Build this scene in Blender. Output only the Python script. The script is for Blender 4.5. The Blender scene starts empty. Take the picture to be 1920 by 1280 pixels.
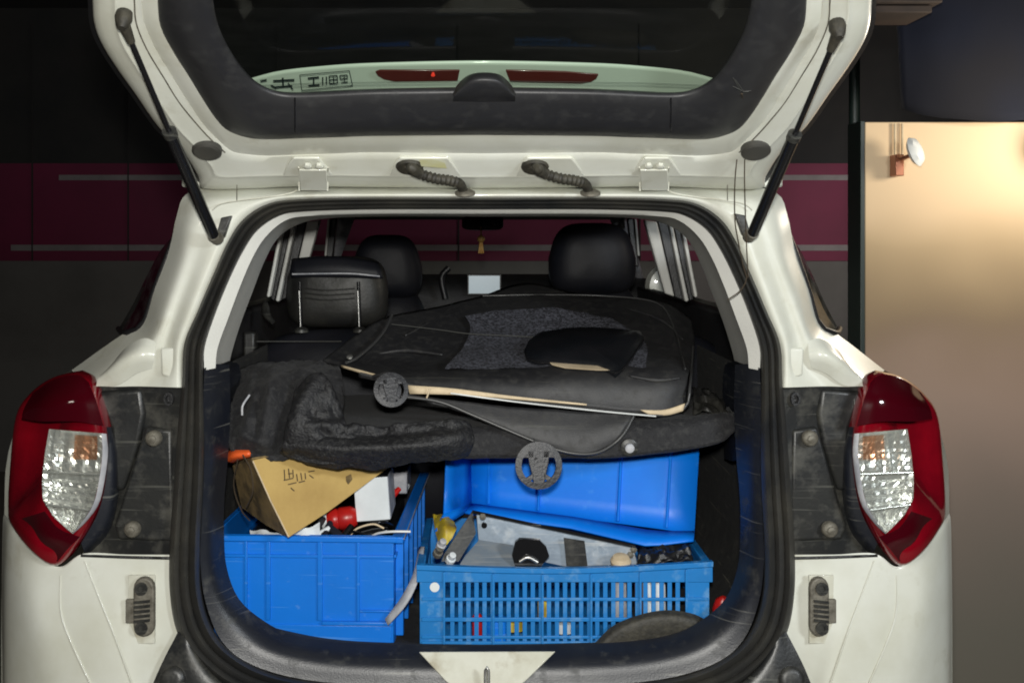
import bpy, bmesh, math, random
from mathutils import Vector, Matrix, noise
R = math.radians
random.seed(4)
scene = bpy.context.scene
COL = scene.collection

# ---------------------------------------------------------------- camera
D, F = 2.1, 2100.0          # camera stands 2.1 m behind the tailgate opening
VX, VY, ZC = 904.0, 450.0, 1.45
cam_d = bpy.data.cameras.new("camera"); cam = bpy.data.objects.new("camera", cam_d); COL.objects.link(cam)
cam.location = (0, -D, ZC); cam.rotation_euler = (R(90), 0, 0)
cam_d.lens = F/1920*36; cam_d.sensor_width = 36; cam_d.sensor_fit = 'HORIZONTAL'
cam_d.shift_x = (960-VX)/1920; cam_d.shift_y = -(640-VY)/1920
cam_d.clip_start = .05; cam_d.clip_end = 200
scene.camera = cam
# ---------------------------------------------------------------- world and lamps
w = bpy.data.worlds.new("World"); scene.world = w; w.use_nodes = True
w.node_tree.nodes['Background'].inputs[0].default_value = (.55, .6, .75, 1)
w.node_tree.nodes['Background'].inputs[1].default_value = .007
scene.view_settings.view_transform = 'Standard'; scene.view_settings.look = 'None'
scene.view_settings.exposure = 0; scene.view_settings.gamma = 1
def area(name, loc, target, size, power, col, sy=None):
    l = bpy.data.lights.new(name, 'AREA'); l.energy = power; l.color = col; l.size = size
    if sy: l.shape = 'RECTANGLE'; l.size_y = sy
    o = bpy.data.objects.new(name, l); COL.objects.link(o); o.location = loc
    o.rotation_euler = (Vector(target)-Vector(loc)).to_track_quat('-Z', 'Y').to_euler(); return o
area('hand_lamp', (.0, -2.12, 1.57), (.0, .2, 1.12), .07, 44, (1, .98, .92))
area('aisle_lamp', (1.6, -2.2, 1.9), (.3, 0, 1.1), .4, 30, (.90, .96, 1), .2)
area('left_aisle_lamp', (-2.4, -2.2, 2.1), (-.5, 0, 1.1), .5, 2.5, (1, .9, .8), .2)
area('wall_side_lamp', (2.5, 3.3, 1.7), (1.3, 5.0, 1.4), .25, 15, (1, .93, .88))
scene.cycles.filter_width = 1.9

# ---------------------------------------------------------------- helpers
def S(Y): return (D+Y)/F
def P(px, py, Y=0.0):
    s = S(Y); return Vector(((px-VX)*s, Y, ZC-(py-VY)*s))
def mirr(v):
    d = abs(v.x); dd = d - .021*max(0., min(1., (d-.6)/.289)); return Vector((dd if v.x < 0 else -dd, v.y, v.z))
TH = R(29); GD = Vector((0, -math.cos(TH), math.sin(TH))); GN = Vector((0, -math.sin(TH), -math.cos(TH)))
G0 = P(904, 357, -.005)
CAMP = Vector((0, -D, ZC))
def G(px, py, off=0.0):
    """point of the raised tailgate's inner plane; off > 0 lies towards the outer skin"""
    d = P(px, py, 0)-CAMP; o = G0-GN*off
    return CAMP+d*((o-CAMP).dot(GN)/d.dot(GN))

MATS = {}
def mat(name, col, rough=.5, metal=0., col2=None, nscale=8., contrast=(.4, .65), bump=0., bscale=120., coat=0., spec=.5, dust=None, dscale=6., drange=(.5, .72), emit=None, estr=0., sheen=0., detail=6., scratch=None):
    m = bpy.data.materials.new(name); m.use_nodes = True; nt = m.node_tree; N = nt.nodes; L = nt.links
    b = N['Principled BSDF']
    b.inputs['Base Color'].default_value = (*col, 1); b.inputs['Roughness'].default_value = rough
    b.inputs['Metallic'].default_value = metal; b.inputs['Coat Weight'].default_value = coat
    b.inputs['Coat Roughness'].default_value = .06; b.inputs['Specular IOR Level'].default_value = spec
    if sheen: b.inputs['Sheen Weight'].default_value = sheen
    tc = N.new('ShaderNodeTexCoord')
    out = None
    def noise_fac(scale, rng, det=detail, seed=0.):
        mp = N.new('ShaderNodeMapping'); mp.inputs['Location'].default_value = (seed, seed*.7, 0); L.new(tc.outputs['Object'], mp.inputs[0])
        n = N.new('ShaderNodeTexNoise'); n.inputs['Scale'].default_value = scale; n.inputs['Detail'].default_value = det; n.inputs['Roughness'].default_value = .62
        L.new(mp.outputs[0], n.inputs[0])
        r = N.new('ShaderNodeMapRange'); r.inputs[1].default_value = rng[0]; r.inputs[2].default_value = rng[1]; L.new(n.outputs[0], r.inputs[0]); return r.outputs[0]
    def mix(fac, a, c):
        x = N.new('ShaderNodeMix'); x.data_type = 'RGBA'; L.new(fac, x.inputs[0])
        if isinstance(a, tuple): x.inputs[6].default_value = (*a, 1)
        else: L.new(a, x.inputs[6])
        x.inputs[7].default_value = (*c, 1); return x.outputs[2]
    cur = col
    if col2: cur = mix(noise_fac(nscale, contrast), cur, col2)
    if dust:
        f = noise_fac(dscale, drange, 9., 3.3); cur = mix(f, cur, dust)
        rr = N.new('ShaderNodeMapRange'); rr.inputs[3].default_value = rough; rr.inputs[4].default_value = min(.95, rough+.3); L.new(f, rr.inputs[0]); L.new(rr.outputs[0], b.inputs['Roughness'])
    if scratch:
        for k, (rot, sc, th_) in enumerate(((.6, (2, 2, 90), .66), (-.9, (3, 3, 120), .69), (1.4, (2, 2, 70), .69))):
            mp = N.new('ShaderNodeMapping'); mp.inputs['Rotation'].default_value = (.3, rot, .2*k); mp.inputs['Scale'].default_value = sc; L.new(tc.outputs['Object'], mp.inputs[0])
            n = N.new('ShaderNodeTexNoise'); n.inputs['Scale'].default_value = 2.2; n.inputs['Detail'].default_value = 2; L.new(mp.outputs[0], n.inputs[0])
            q = N.new('ShaderNodeMapRange'); q.inputs[1].default_value = th_+.015; q.inputs[2].default_value = th_+.08; q.inputs[4].default_value = .75; L.new(n.outputs[0], q.inputs[0]); cur = mix(q.outputs[0], cur, scratch)
    if not isinstance(cur, tuple): L.new(cur, b.inputs['Base Color'])
    if bump:
        n = N.new('ShaderNodeTexNoise'); n.inputs['Scale'].default_value = bscale; n.inputs['Detail'].default_value = 5; L.new(tc.outputs['Object'], n.inputs[0])
        bp = N.new('ShaderNodeBump'); bp.inputs['Strength'].default_value = bump; bp.inputs['Distance'].default_value = .004; L.new(n.outputs[0], bp.inputs['Height']); L.new(bp.outputs[0], b.inputs['Normal'])
    if emit: b.inputs['Emission Color'].default_value = (*emit, 1); b.inputs['Emission Strength'].default_value = estr
    MATS[name] = m; return m
def thin_glass(name, tint, gloss=.12, rough=.02, dirt=0.):
    m = bpy.data.materials.new(name); m.use_nodes = True; nt = m.node_tree; N = nt.nodes; L = nt.links
    for n in list(N): N.remove(n)
    o = N.new('ShaderNodeOutputMaterial'); t = N.new('ShaderNodeBsdfTransparent'); t.inputs[0].default_value = (*tint, 1)
    g = N.new('ShaderNodeBsdfGlossy'); g.inputs['Roughness'].default_value = rough; g.inputs[0].default_value = (1, 1, 1, 1)
    lw = N.new('ShaderNodeLayerWeight'); fr = N.new('ShaderNodeMath'); fr.operation = 'POWER'; fr.inputs[1].default_value = 5; L.new(lw.outputs['Facing'], fr.inputs[0])
    a = N.new('ShaderNodeMath'); a.operation = 'MULTIPLY_ADD'; a.inputs[1].default_value = .9*gloss; a.inputs[2].default_value = gloss*.04; L.new(fr.outputs[0], a.inputs[0])
    x = N.new('ShaderNodeMixShader'); L.new(a.outputs[0], x.inputs[0]); L.new(t.outputs[0], x.inputs[1]); L.new(g.outputs[0], x.inputs[2])
    res = x.outputs[0]
    if dirt:
        d = N.new('ShaderNodeBsdfDiffuse'); d.inputs[0].default_value = (.5, .5, .48, 1)
        n = N.new('ShaderNodeTexNoise'); n.inputs['Scale'].default_value = 9; n.inputs['Detail'].default_value = 8
        r = N.new('ShaderNodeMapRange'); r.inputs[1].default_value = .35; r.inputs[2].default_value = .8; r.inputs[4].default_value = dirt; L.new(n.outputs[0], r.inputs[0])
        y = N.new('ShaderNodeMixShader'); L.new(r.outputs[0], y.inputs[0]); L.new(res, y.inputs[1]); L.new(d.outputs[0], y.inputs[2]); res = y.outputs[0]
    L.new(res, o.inputs[0]); MATS[name] = m; return m

mat('paint', (.69, .70, .63), .32, 0, (.59, .59, .50), 4, coat=.4, dust=(.42, .40, .30), dscale=11, drange=(.58, .85), bump=.02, bscale=14)
mat('paint_dirty', (.66, .66, .57), .35, 0, (.55, .54, .44), 14, coat=.3, dust=(.36, .32, .22), dscale=18, drange=(.55, .8))
mat('rubber', (.020, .021, .023), .42, 0, (.034, .034, .033), 7, dust=(.085, .078, .06), dscale=4, drange=(.42, .78), bump=.08, bscale=60)
mat('sill_plastic', (.010, .012, .019), .36, 0, (.016, .018, .023), 9, dust=(.055, .055, .05), dscale=34, drange=(.55, .85), bump=.10, bscale=420, scratch=(.13, .13, .12))
mat('dusty_rubber', (.022, .020, .015), .6, 0, (.050, .045, .032), 60, bump=.3, bscale=150)
mat('disc_plastic', (.012, .012, .015), .45, 0, (.022, .022, .026), 30, bump=.3, bscale=200)
mat('tipped_blue', (.002, .225, .90), .42, 0, (.002, .18, .82), 3, bump=.04, bscale=60, dust=(.05, .32, .9), dscale=30, drange=(.6, .9))
mat('seam_thread', (.06, .06, .055), .7)
mat('quarter_plastic', (.012, .013, .014), .38, 0, (.024, .024, .022), 5, dust=(.12, .115, .095), dscale=16, drange=(.48, .86), bump=.10, bscale=160, scratch=(.08, .08, .07))
mat('gate_trim', (.017, .017, .019), .46, 0, (.024, .024, .026), 2.0, dust=(.04, .04, .04), dscale=40, drange=(.5, .95), bump=.08, bscale=600)
mat('black_plastic', (.012, .012, .013), .4, bump=.2, bscale=300)
mat('gloss_black', (.008, .008, .009), .18)
mat('dark_trim', (.012, .012, .014), .55, 0, (.02, .02, .02), 8, bump=.4, bscale=400)
mat('felt', (.010, .010, .010), .95, 0, (.02, .02, .018), 40, bump=.8, bscale=300, dust=(.06, .055, .045), dscale=22, drange=(.58, .8), scratch=(.13, .12, .09))
mat('leather', (.008, .009, .013), .5, 0, (.014, .014, .018), 6, bump=.12, bscale=220, spec=.22)
mat('leather_worn', (.014, .014, .014), .45, 0, (.028, .027, .023), 7, bump=.15, bscale=120, spec=.35)
mat('pillar_trim', (.62, .62, .58), .6, 0, (.55, .55, .52), 5, bump=.15, bscale=300)
mat('red_lens', (.20, .002, .008), .12, 0, (.12, .001, .006), 6, coat=1.0)
mat('deep_red_lens', (.045, .001, .004), .1, coat=1.0)
mat('reflector', (.80, .80, .77), .24, .75)
mat('amber', (.40, .13, .07), .25, coat=.5)
mat('cloth_sheen', (.009, .009, .011), .55, 0, (.02, .02, .022), 70, bump=.7, bscale=230, dust=(.06, .06, .058), dscale=120, drange=(.5, .85))
mat('steel', (.5, .5, .48), .32, .9, (.35, .34, .32), 20, bump=.1)
mat('dirty_steel', (.20, .185, .15), .6, .3, (.10, .09, .07), 60, bump=.3, bscale=200)
mat('galvanised', (.29, .35, .42), .30, .35, (.22, .27, .33), 9, dust=(.36, .37, .37), dscale=25, drange=(.5, .8), bump=.1, bscale=60, scratch=(.45, .48, .5))
mat('blue_crate', (.003, .18, .72), .40, 0, (.003, .155, .62), 3, bump=.05, bscale=80, dust=(.10, .28, .70), dscale=50, drange=(.60, .88), scratch=(.08, .28, .75))
mat('blue_mesh', (.010, .20, .56), .42, 0, (.012, .17, .47), 5, dust=(.18, .38, .60), dscale=30, drange=(.54, .85), bump=.08, bscale=90)
mat('cardboard', (.50, .34, .11), .75, 0, (.40, .26, .08), 7, bump=.25, bscale=90)
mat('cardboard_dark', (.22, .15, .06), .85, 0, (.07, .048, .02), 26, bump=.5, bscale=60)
mat('white_card', (.72, .76, .78), .6, 0, (.62, .66, .68), 10)
mat('grey_card', (.30, .31, .34), .5, 0, (.5, .5, .52), 22)
mat('red_plastic', (.55, .015, .01), .35, 0, (.35, .01, .01), 12)
mat('orange_plastic', (.8, .12, .025), .4)
mat('yellow_bag', (.7, .55, .03), .5, 0, (.3, .2, .02), 16)
mat('cloth', (.007, .007, .009), .75, 0, (.014, .014, .016), 60, bump=.6, bscale=260, dust=(.06, .06, .058), dscale=90, drange=(.52, .85), sheen=.05)
mat('cover_vinyl', (.015, .015, .017), .55, 0, (.024, .024, .025), 7, bump=.1, bscale=300, dust=(.05, .048, .044), dscale=60, drange=(.5, .95), scratch=(.05, .05, .045))
mat('weave', (.085, .088, .11), .9, 0, (.012, .012, .017), 150, (.40, .60), bump=.9, bscale=260, detail=2.)
mat('pad_leather', (.007, .008, .010), .3, 0, (.012, .012, .014), 12, bump=.2, bscale=150, coat=.15)
mat('piping', (.05, .05, .05), .35)
mat('cream', (.68, .55, .37), .7, 0, (.5, .4, .26), 14)
mat('white_plastic', (.75, .77, .76), .4)
mat('screen', (.2, .25, .28), .3, emit=(.42, .55, .62), estr=.32)
mat('charm', (.55, .28, .05), .5, 0, (.6, .4, .15), 60)
mat('wall_grey', (.12, .115, .108), .8, 0, (.09, .086, .08), 1.5)
mat('wall_black', (.010, .010, .010), .85, 0, (.02, .018, .016), 1.2)
mat('wall_maroon', (.135, .004, .036), .7, 0, (.10, .003, .027), 1.2)
mat('wall_white', (.20, .18, .18), .75, 0, (.15, .135, .135), 4)
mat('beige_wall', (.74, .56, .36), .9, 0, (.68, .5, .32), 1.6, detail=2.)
def wall_falloff_ramp():
    # beige ramp by height: lamp falloff and blurred background tones painted into the colour
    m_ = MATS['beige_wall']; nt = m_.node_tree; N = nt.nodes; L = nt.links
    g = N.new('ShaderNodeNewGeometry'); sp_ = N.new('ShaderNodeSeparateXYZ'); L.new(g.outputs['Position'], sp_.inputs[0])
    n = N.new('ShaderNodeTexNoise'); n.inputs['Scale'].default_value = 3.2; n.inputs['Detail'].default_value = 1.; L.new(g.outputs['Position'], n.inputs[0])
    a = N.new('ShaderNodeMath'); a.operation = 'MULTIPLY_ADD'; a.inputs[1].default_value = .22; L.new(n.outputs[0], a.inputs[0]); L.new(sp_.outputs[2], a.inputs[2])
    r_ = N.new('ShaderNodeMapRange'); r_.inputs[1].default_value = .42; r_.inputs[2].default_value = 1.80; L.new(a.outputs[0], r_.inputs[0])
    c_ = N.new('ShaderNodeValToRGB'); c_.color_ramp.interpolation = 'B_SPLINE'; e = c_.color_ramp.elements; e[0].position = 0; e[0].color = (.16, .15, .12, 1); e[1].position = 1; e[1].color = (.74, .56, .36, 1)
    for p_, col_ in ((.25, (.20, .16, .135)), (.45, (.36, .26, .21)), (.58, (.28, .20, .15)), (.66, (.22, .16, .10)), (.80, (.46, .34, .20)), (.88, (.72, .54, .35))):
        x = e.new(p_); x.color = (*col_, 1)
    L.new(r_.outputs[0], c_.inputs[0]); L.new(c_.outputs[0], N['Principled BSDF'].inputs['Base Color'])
wall_falloff_ramp()
mat('brown_cloth', (.16, .12, .085), .95, 0, (.30, .2, .17), 2.2, (.35, .7), detail=1.)
mat('beam_paint', (.06, .04, .03), .8, 0, (.035, .025, .02), 5)
mat('navy', (.002, .004, .014), .95, 0, (.004, .004, .008), 3, detail=1.)
mat('concrete', (.17, .16, .14), .8, 0, (.12, .115, .1), 2, bump=.2, bscale=30)
mat('green_black', (.014, .026, .022), .4)
mat('ink', (.05, .035, .02), .9)
mat('sticker_ink', (.005, .012, .01), .6)
mat('stain', (.62, .60, .30), .4, 0, (.68, .68, .5), 12, coat=.4)
mat('lampglow', (.9, .9, .85), .4, emit=(1, .95, .85), estr=5)
mat('copper', (.35, .14, .08), .35, .6)
mat('spoiler_white', (.42, .46, .40), .4, coat=.2)
mat('brake_red', (.07, .012, .010), .3, coat=.3)
thin_glass('gate_glass', (.84, .91, .85), .6, .03, .006)
thin_glass('clear_lens', (.93, .95, .93), 1., .02)
thin_glass('amber_glass', (1., .68, .52), .5, .05)
thin_glass('side_glass', (.03, .033, .032), .6, .08, .12)
thin_glass('windscreen', (.9, .92, .9), .3, .02, .003)

WL = {}
def link(o, parent=None, loc=None):
    COL.objects.link(o)
    pl = WL.get(parent.name, Vector()) if parent else Vector()
    loc = Vector(loc) if loc is not None else Vector()
    o.location = loc-pl
    if parent: o.parent = parent
    WL[o.name] = loc; return o
def tag(o, label=None, cat=None, group=None, kind=None):
    for k, v in (('label', label), ('category', cat), ('group', group), ('kind', kind)):
        if v: o[k] = v
    return o
def thing(name, loc, label, cat, group=None):
    o = bpy.data.objects.new(name, None); o.empty_display_size = .05; link(o, None, loc); return tag(o, label, cat, group)
def put(name, verts, faces, m, parent=None, smooth=None, solid=0., bevel=0., sub=0, offset=0., segs=2):
    vs = [Vector(v) for v in verts]
    lo = Vector([min(v[i] for v in vs) for i in range(3)]); hi = Vector([max(v[i] for v in vs) for i in range(3)]); c = (lo+hi)/2
    me = bpy.data.meshes.new(name); me.from_pydata([v-c for v in vs], [], faces)
    bm = bmesh.new(); bm.from_mesh(me); bmesh.ops.remove_doubles(bm, verts=bm.verts, dist=1e-6); bmesh.ops.recalc_face_normals(bm, faces=bm.faces); bm.to_mesh(me); bm.free()
    if isinstance(m, str): m = MATS[m]
    me.materials.append(m)
    if smooth is not None:
        me.shade_smooth()
        if smooth < 180: me.set_sharp_from_angle(angle=R(smooth))
    o = bpy.data.objects.new(name, me); link(o, parent, c)
    if solid: md = o.modifiers.new('t', 'SOLIDIFY'); md.thickness = solid; md.offset = offset
    if bevel: md = o.modifiers.new('b', 'BEVEL'); md.width = bevel; md.segments = segs; md.limit_method = 'ANGLE'; md.angle_limit = R(35)
    if sub: md = o.modifiers.new('s', 'SUBSURF'); md.levels = sub; md.render_levels = sub
    return o
def cr(p0, p1, p2, p3, t):
    return .5*((2*p1)+(p2-p0)*t+(2*p0-5*p1+4*p2-p3)*t*t+(3*p1-p0-3*p2+p3)*t*t*t)
def curve(pts, n, lin=False):
    """n points at even arc length along a Catmull-Rom curve"""
    pts = [Vector(p) for p in pts]
    if len(pts) == 1: return pts*n
    den = []
    for i in range(len(pts)-1):
        a = pts[i-1] if i else pts[0]*2-pts[1]; d = pts[i+2] if i+2 < len(pts) else pts[-1]*2-pts[-2]
        k = 1 if lin else 12
        for j in range(k): den.append(pts[i].copy() if lin else cr(a, pts[i], pts[i+1], d, j/k))
    den.append(pts[-1].copy())
    L = [0.]
    for i in range(1, len(den)): L.append(L[-1]+(den[i]-den[i-1]).length)
    out = []; k = 0
    for i in range(n):
        t = L[-1]*i/(n-1)
        while k < len(L)-2 and L[k+1] < t: k += 1
        f = (t-L[k])/max(1e-9, L[k+1]-L[k]); out.append(den[k].lerp(den[k+1], min(1, f)))
    return out
def across(col, k, lin):
    """k steps between successive rails, passing through every rail"""
    out = []
    for i in range(len(col)-1):
        a = col[i-1] if i else col[0]*2-col[1]; d = col[i+2] if i+2 < len(col) else col[-1]*2-col[-2]
        for j in range(k): out.append(col[i].lerp(col[i+1], j/k) if lin else cr(a, col[i], col[i+1], d, j/k))
    out.append(col[-1]); return out
def surf(name, rails, m, parent=None, nu=32, k=4, lin=False, idx=False, amp=0., freq=8., smooth=50, solid=0., side=0, rl=False, offset=0., seed=0., bevel=0., bulge=0., ridge=False, folds=None):
    """surface through rails (lists of world points); idx keeps the points of the rails as they are matched"""
    rs = [[Vector(p) for p in r] for r in rails]
    if idx:
        rr = []
        for r in rs:
            q = across(r, max(1, nu//(len(r)-1)), rl); rr.append(q)
        rs = rr
    else: rs = [curve(r, nu, rl) for r in rs]
    n = len(rs[0]); cols = [across([r[i] for r in rs], k, lin) for i in range(n)]
    mrow = len(cols[0]); V = []
    for j in range(mrow):
        for i in range(n):
            v = cols[i][j].copy()
            if amp:
                d = noise.fractal(v*freq+Vector((seed, 0, 0)), 1., 2.1, 4) if not ridge else noise.ridged_multi_fractal(v*freq+Vector((seed, 0, 0)), 1., 2.1, 4, 1., 2.)*.5-.6
                v += Vector((0, -.5, .85))*amp*d
            for fp, fr_, fh in (folds or ()):
                best = 9.; tt = 0.
                for q in range(len(fp)-1):
                    a_ = fp[q]; b_ = fp[q+1]; ab = b_-a_; t_ = max(0., min(1., (v-a_).dot(ab)/max(1e-9, ab.dot(ab)))); dd_ = v-(a_+ab*t_); dd_ = math.hypot(dd_.x, dd_.z)
                    if dd_ < best: best = dd_; tt = (q+t_)/(len(fp)-1)
                if best < fr_*3: v += Vector((0, -.75, .45))*fh*math.exp(-(best/fr_)**2)*(math.sin(math.pi*min(1., max(0., tt)))**.5+.15)
            if bulge:
                v += Vector((0, -.4, .9))*bulge*math.sin(math.pi*i/(n-1))*math.sin(math.pi*j/(mrow-1))
            V.append(mirr(v) if side > 0 else v)
    Fc = [(j*n+i, j*n+i+1, (j+1)*n+i+1, (j+1)*n+i) for j in range(mrow-1) for i in range(n-1)]
    return put(name, V, Fc, m, parent, smooth, solid=solid, offset=offset, bevel=bevel)
def tube(name, pts, r, m, parent=None, n=8, k=0, side=0, smooth=60):
    pts = [Vector(p) for p in pts]; rad = r if isinstance(r, list) else [r]*len(pts)
    if k:
        nn = len(pts)*k; rr = []
        for i in range(nn):
            t = i/(nn-1)*(len(rad)-1); a = int(min(t, len(rad)-2)) if len(rad) > 1 else 0; rr.append(rad[a]+(rad[a+1]-rad[a])*(t-a))
        pts = curve(pts, nn); rad = rr
    if side > 0: pts = [mirr(p) for p in pts]
    V = []; Fc = []; up = None
    for i, p in enumerate(pts):
        t = (pts[min(i+1, len(pts)-1)]-pts[max(i-1, 0)]).normalized()
        if up is None: up = t.orthogonal().normalized()
        up = (up-t*up.dot(t)).normalized(); b = t.cross(up)
        for j in range(n): a = 2*math.pi*j/n; V.append(p+(up*math.cos(a)+b*math.sin(a))*rad[i])
    for i in range(len(pts)-1):
        for j in range(n): Fc.append((i*n+j, i*n+(j+1) % n, (i+1)*n+(j+1) % n, (i+1)*n+j))
    Fc.append(tuple(range(n))[::-1]); Fc.append(tuple((len(pts)-1)*n+j for j in range(n)))
    return put(name, V, Fc, m, parent, smooth)
def lathe(name, c, axis, prof, m, parent=None, n=24, sx=1., smooth=40, bevel=0.):
    """prof: (radius, height along axis) pairs"""
    c = Vector(c); ax = Vector(axis).normalized(); u = ax.cross(Vector((0, 0, 1)))
    u = Vector((1, 0, 0)) if u.length < 1e-3 else u.normalized(); v = ax.cross(u); V = []; Fc = []
    for r, h in prof:
        for j in range(n): a = 2*math.pi*j/n; V.append(c+ax*h+u*(math.cos(a)*r*sx)+v*(math.sin(a)*r))
    for i in range(len(prof)-1):
        for j in range(n): Fc.append((i*n+j, i*n+(j+1) % n, (i+1)*n+(j+1) % n, (i+1)*n+j))
    Fc.append(tuple(range(n))[::-1]); Fc.append(tuple((len(prof)-1)*n+j for j in range(n)))
    return put(name, V, Fc, m, parent, smooth, bevel=bevel)
def prism(name, pts, ext, m, parent=None, side=0, bevel=0., smooth=40, segs=2):
    a = [Vector(p) for p in pts]; b = [p+Vector(ext) for p in a]
    if side > 0: a = [mirr(p) for p in a]; b = [mirr(p) for p in b]
    n = len(a); Fc = [tuple(range(n)), tuple(range(2*n-1, n-1, -1))]+[(i, (i+1) % n, n+(i+1) % n, n+i) for i in range(n)]
    return put(name, a+b, Fc, m, parent, smooth, bevel=bevel, segs=segs)
def bxv(x0, x1, y0, y1, z0, z1):
    return [Vector(p) for p in ((x0, y0, z0), (x1, y0, z0), (x1, y1, z0), (x0, y1, z0), (x0, y0, z1), (x1, y0, z1), (x1, y1, z1), (x0, y1, z1))]
BF = [(0, 3, 2, 1), (4, 5, 6, 7), (0, 1, 5, 4), (1, 2, 6, 5), (2, 3, 7, 6), (3, 0, 4, 7)]
def boxes(name, bs, m, parent=None, bevel=.002, M=None, smooth=40):
    V = []; Fc = []
    for b in bs:
        n = len(V); vs = bxv(*b); V += [M @ v for v in vs] if M else vs; Fc += [tuple(i+n for i in f) for f in BF]
    return put_raw(name, V, Fc, m, parent, bevel, smooth)
def put_raw(name, V, Fc, m, parent, bevel, smooth): return put(name, V, Fc, m, parent, smooth, bevel=bevel)
def dup(o, parent, dloc):
    c = o.copy(); COL.objects.link(c); c.parent = parent
    wl = WL[o.name]+Vector(dloc); c.location = wl-(WL.get(parent.name, Vector()) if parent else Vector()); WL[c.name] = wl; return c
def PL(lst, Y=None): return [P(*p) if len(p) == 3 else P(p[0], p[1], Y) for p in lst]
def GL(lst, off=0.): return [G(p[0], p[1], off) for p in lst]

# ================================================================ the garage
def struct(o): o['kind'] = 'structure'; return o
struct(boxes('floor', [(-9, 9, -4, 9, -.1, 0)], 'concrete', bevel=0))
struct(boxes('ceiling', [(-9, 9, -4, 9, 2.9, 3.0)], 'wall_black', bevel=0))
WY = 4.9
def wz(py): return P(0, py, WY).z
def wx(px): return P(px, 0, WY).x
struct(boxes('back_wall', [(-8, 8, WY+.02, WY+.2, 0, 2.9)], 'wall_grey', bevel=0))
struct(boxes('dark_wall_band', [(-8, 8, WY+.010, WY+.03, wz(306), 2.9)], 'wall_black', bevel=0))
struct(boxes('maroon_wall_band', [(-8, 8, WY+.008, WY+.03, wz(489), wz(306)-.001)], 'wall_maroon', bevel=0))
struct(boxes('wall_line_upper', [(wx(110), 8, WY+.003, WY+.02, wz(338), wz(328))], 'wall_white', bevel=0))
struct(boxes('wall_line_lower', [(wx(20), 8, WY+.003, WY+.02, wz(470), wz(459))], 'wall_white', bevel=0))
for px in (60, 240, 520, 860, 1200):
    struct(boxes('wall_joint', [(wx(px)-.004, wx(px)+.004, WY+.001, WY+.01, wz(489), 2.8)], 'wall_black', bevel=0))
# conduit pipe, dark post, beam, beige partition wall with its lamps
pipe = tag(tube('drain_pipe', [P(1602, 700, 1.45), P(1602, -40, 1.45)], .017, 'green_black', n=12), 'dark green pipe running down beside the beige partition', 'pipe')
pt = thing('beige_partition', (1.4, 1.2, 0), 'beige partition wall standing right of the car', 'wall')
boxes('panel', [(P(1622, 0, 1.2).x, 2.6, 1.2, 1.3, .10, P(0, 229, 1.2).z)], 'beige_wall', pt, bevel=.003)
boxes('edge_strip', [(P(1612, 0, 1.2).x, P(1621, 0, 1.2).x, 1.195, 1.31, .10, P(0, 227, 1.2).z)], 'green_black', pt, bevel=.002)
boxes('skirting', [(P(1622, 0, 1.2).x, 2.6, 1.18, 1.3, 0, .098)], 'brown_cloth', pt, bevel=.003)
bm_ = thing('ceiling_beam', (1.3, 2.6, 2.4), 'dark brown beam under the ceiling at the upper right', 'beam')
boxes('girder', [(P(1640, 0, .9).x, P(1748, 0, .9).x, .9, 1.08, P(0, 24, .9).z, P(0, 10, .9).z)], 'beam_paint', bm_, bevel=.003)
boxes('flange', [(P(1632, 0, .9).x, P(1762, 0, .9).x, .88, 1.10, P(0, 8, .9).z, P(0, -2, .9).z)], 'beam_paint', bm_, bevel=.003)
c = P(1715, 285, 1.1)
wl = thing('wall_lamp', c, 'small white oval wall lamp on a copper bracket', 'lamp')
lathe('lamp_shade', c, (.55, -.7, .35), [(.008, -.012), (.034, -.01), (.045, 0), (.036, .014), (.012, .022)], 'white_plastic', wl, sx=.62)
boxes('bracket', [(P(1677, 0, 1.16).x, P(1693, 0, 1.16).x, 1.15, 1.198, P(0, 330, 1.16).z, P(0, 290, 1.16).z)], 'copper', wl)
tube('stem', [P(1685, 292, 1.15), P(1690, 298, 1.12), P(1706, 292, 1.10)], .006, 'copper', wl)
for dx in (1678, 1692): tube('conduit', [P(dx, 290, 1.19), P(dx, 232, 1.19)], .004, 'cream', wl)
c = P(1996, 268, 1.05)
wl2 = thing('globe_lamp', c, 'glowing round lamp on the beige wall, right of the small oval lamp', 'lamp')
lathe('globe', c, (0, 0, 1), [(.01, -.05), (.035, -.04), (.05, 0), (.035, .04), (.01, .05)], 'lampglow', wl2)
lathe('lamp_base', c+Vector((0, .1, 0)), (0, 1, 0), [(.035, -.04), (.04, .03)], 'white_plastic', wl2)
l = bpy.data.lights.new('globe_light', 'POINT'); l.energy = 13; l.color = (1, .90, .74); l.shadow_soft_size = .09
o = bpy.data.objects.new('globe_light', l); COL.objects.link(o); o.location = c+Vector((-.02, -.32, .0))
# dark awning above and covered heap below
nv = tag(surf('navy_curtain', [PL([(1680, -30, 1.15), (1800, -30, 1.1), (2050, -30, 1.12)]), PL([(1684, 100, 1.13), (1800, 100, 1.08), (2050, 100, 1.1)]), PL([(1690, 204, 1.15), (1740, 222, 1.12), (1840, 224, 1.1), (2050, 226, 1.12)])], 'navy', nu=30, k=6, amp=.02, freq=4, solid=.01, smooth=180), 'dark navy curtain hanging above the beige wall', 'curtain')

# ================================================================ the car
car = thing('car', (0, 0, 0), 'white hatchback with raised tailgate and packed boot', 'car')

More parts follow.
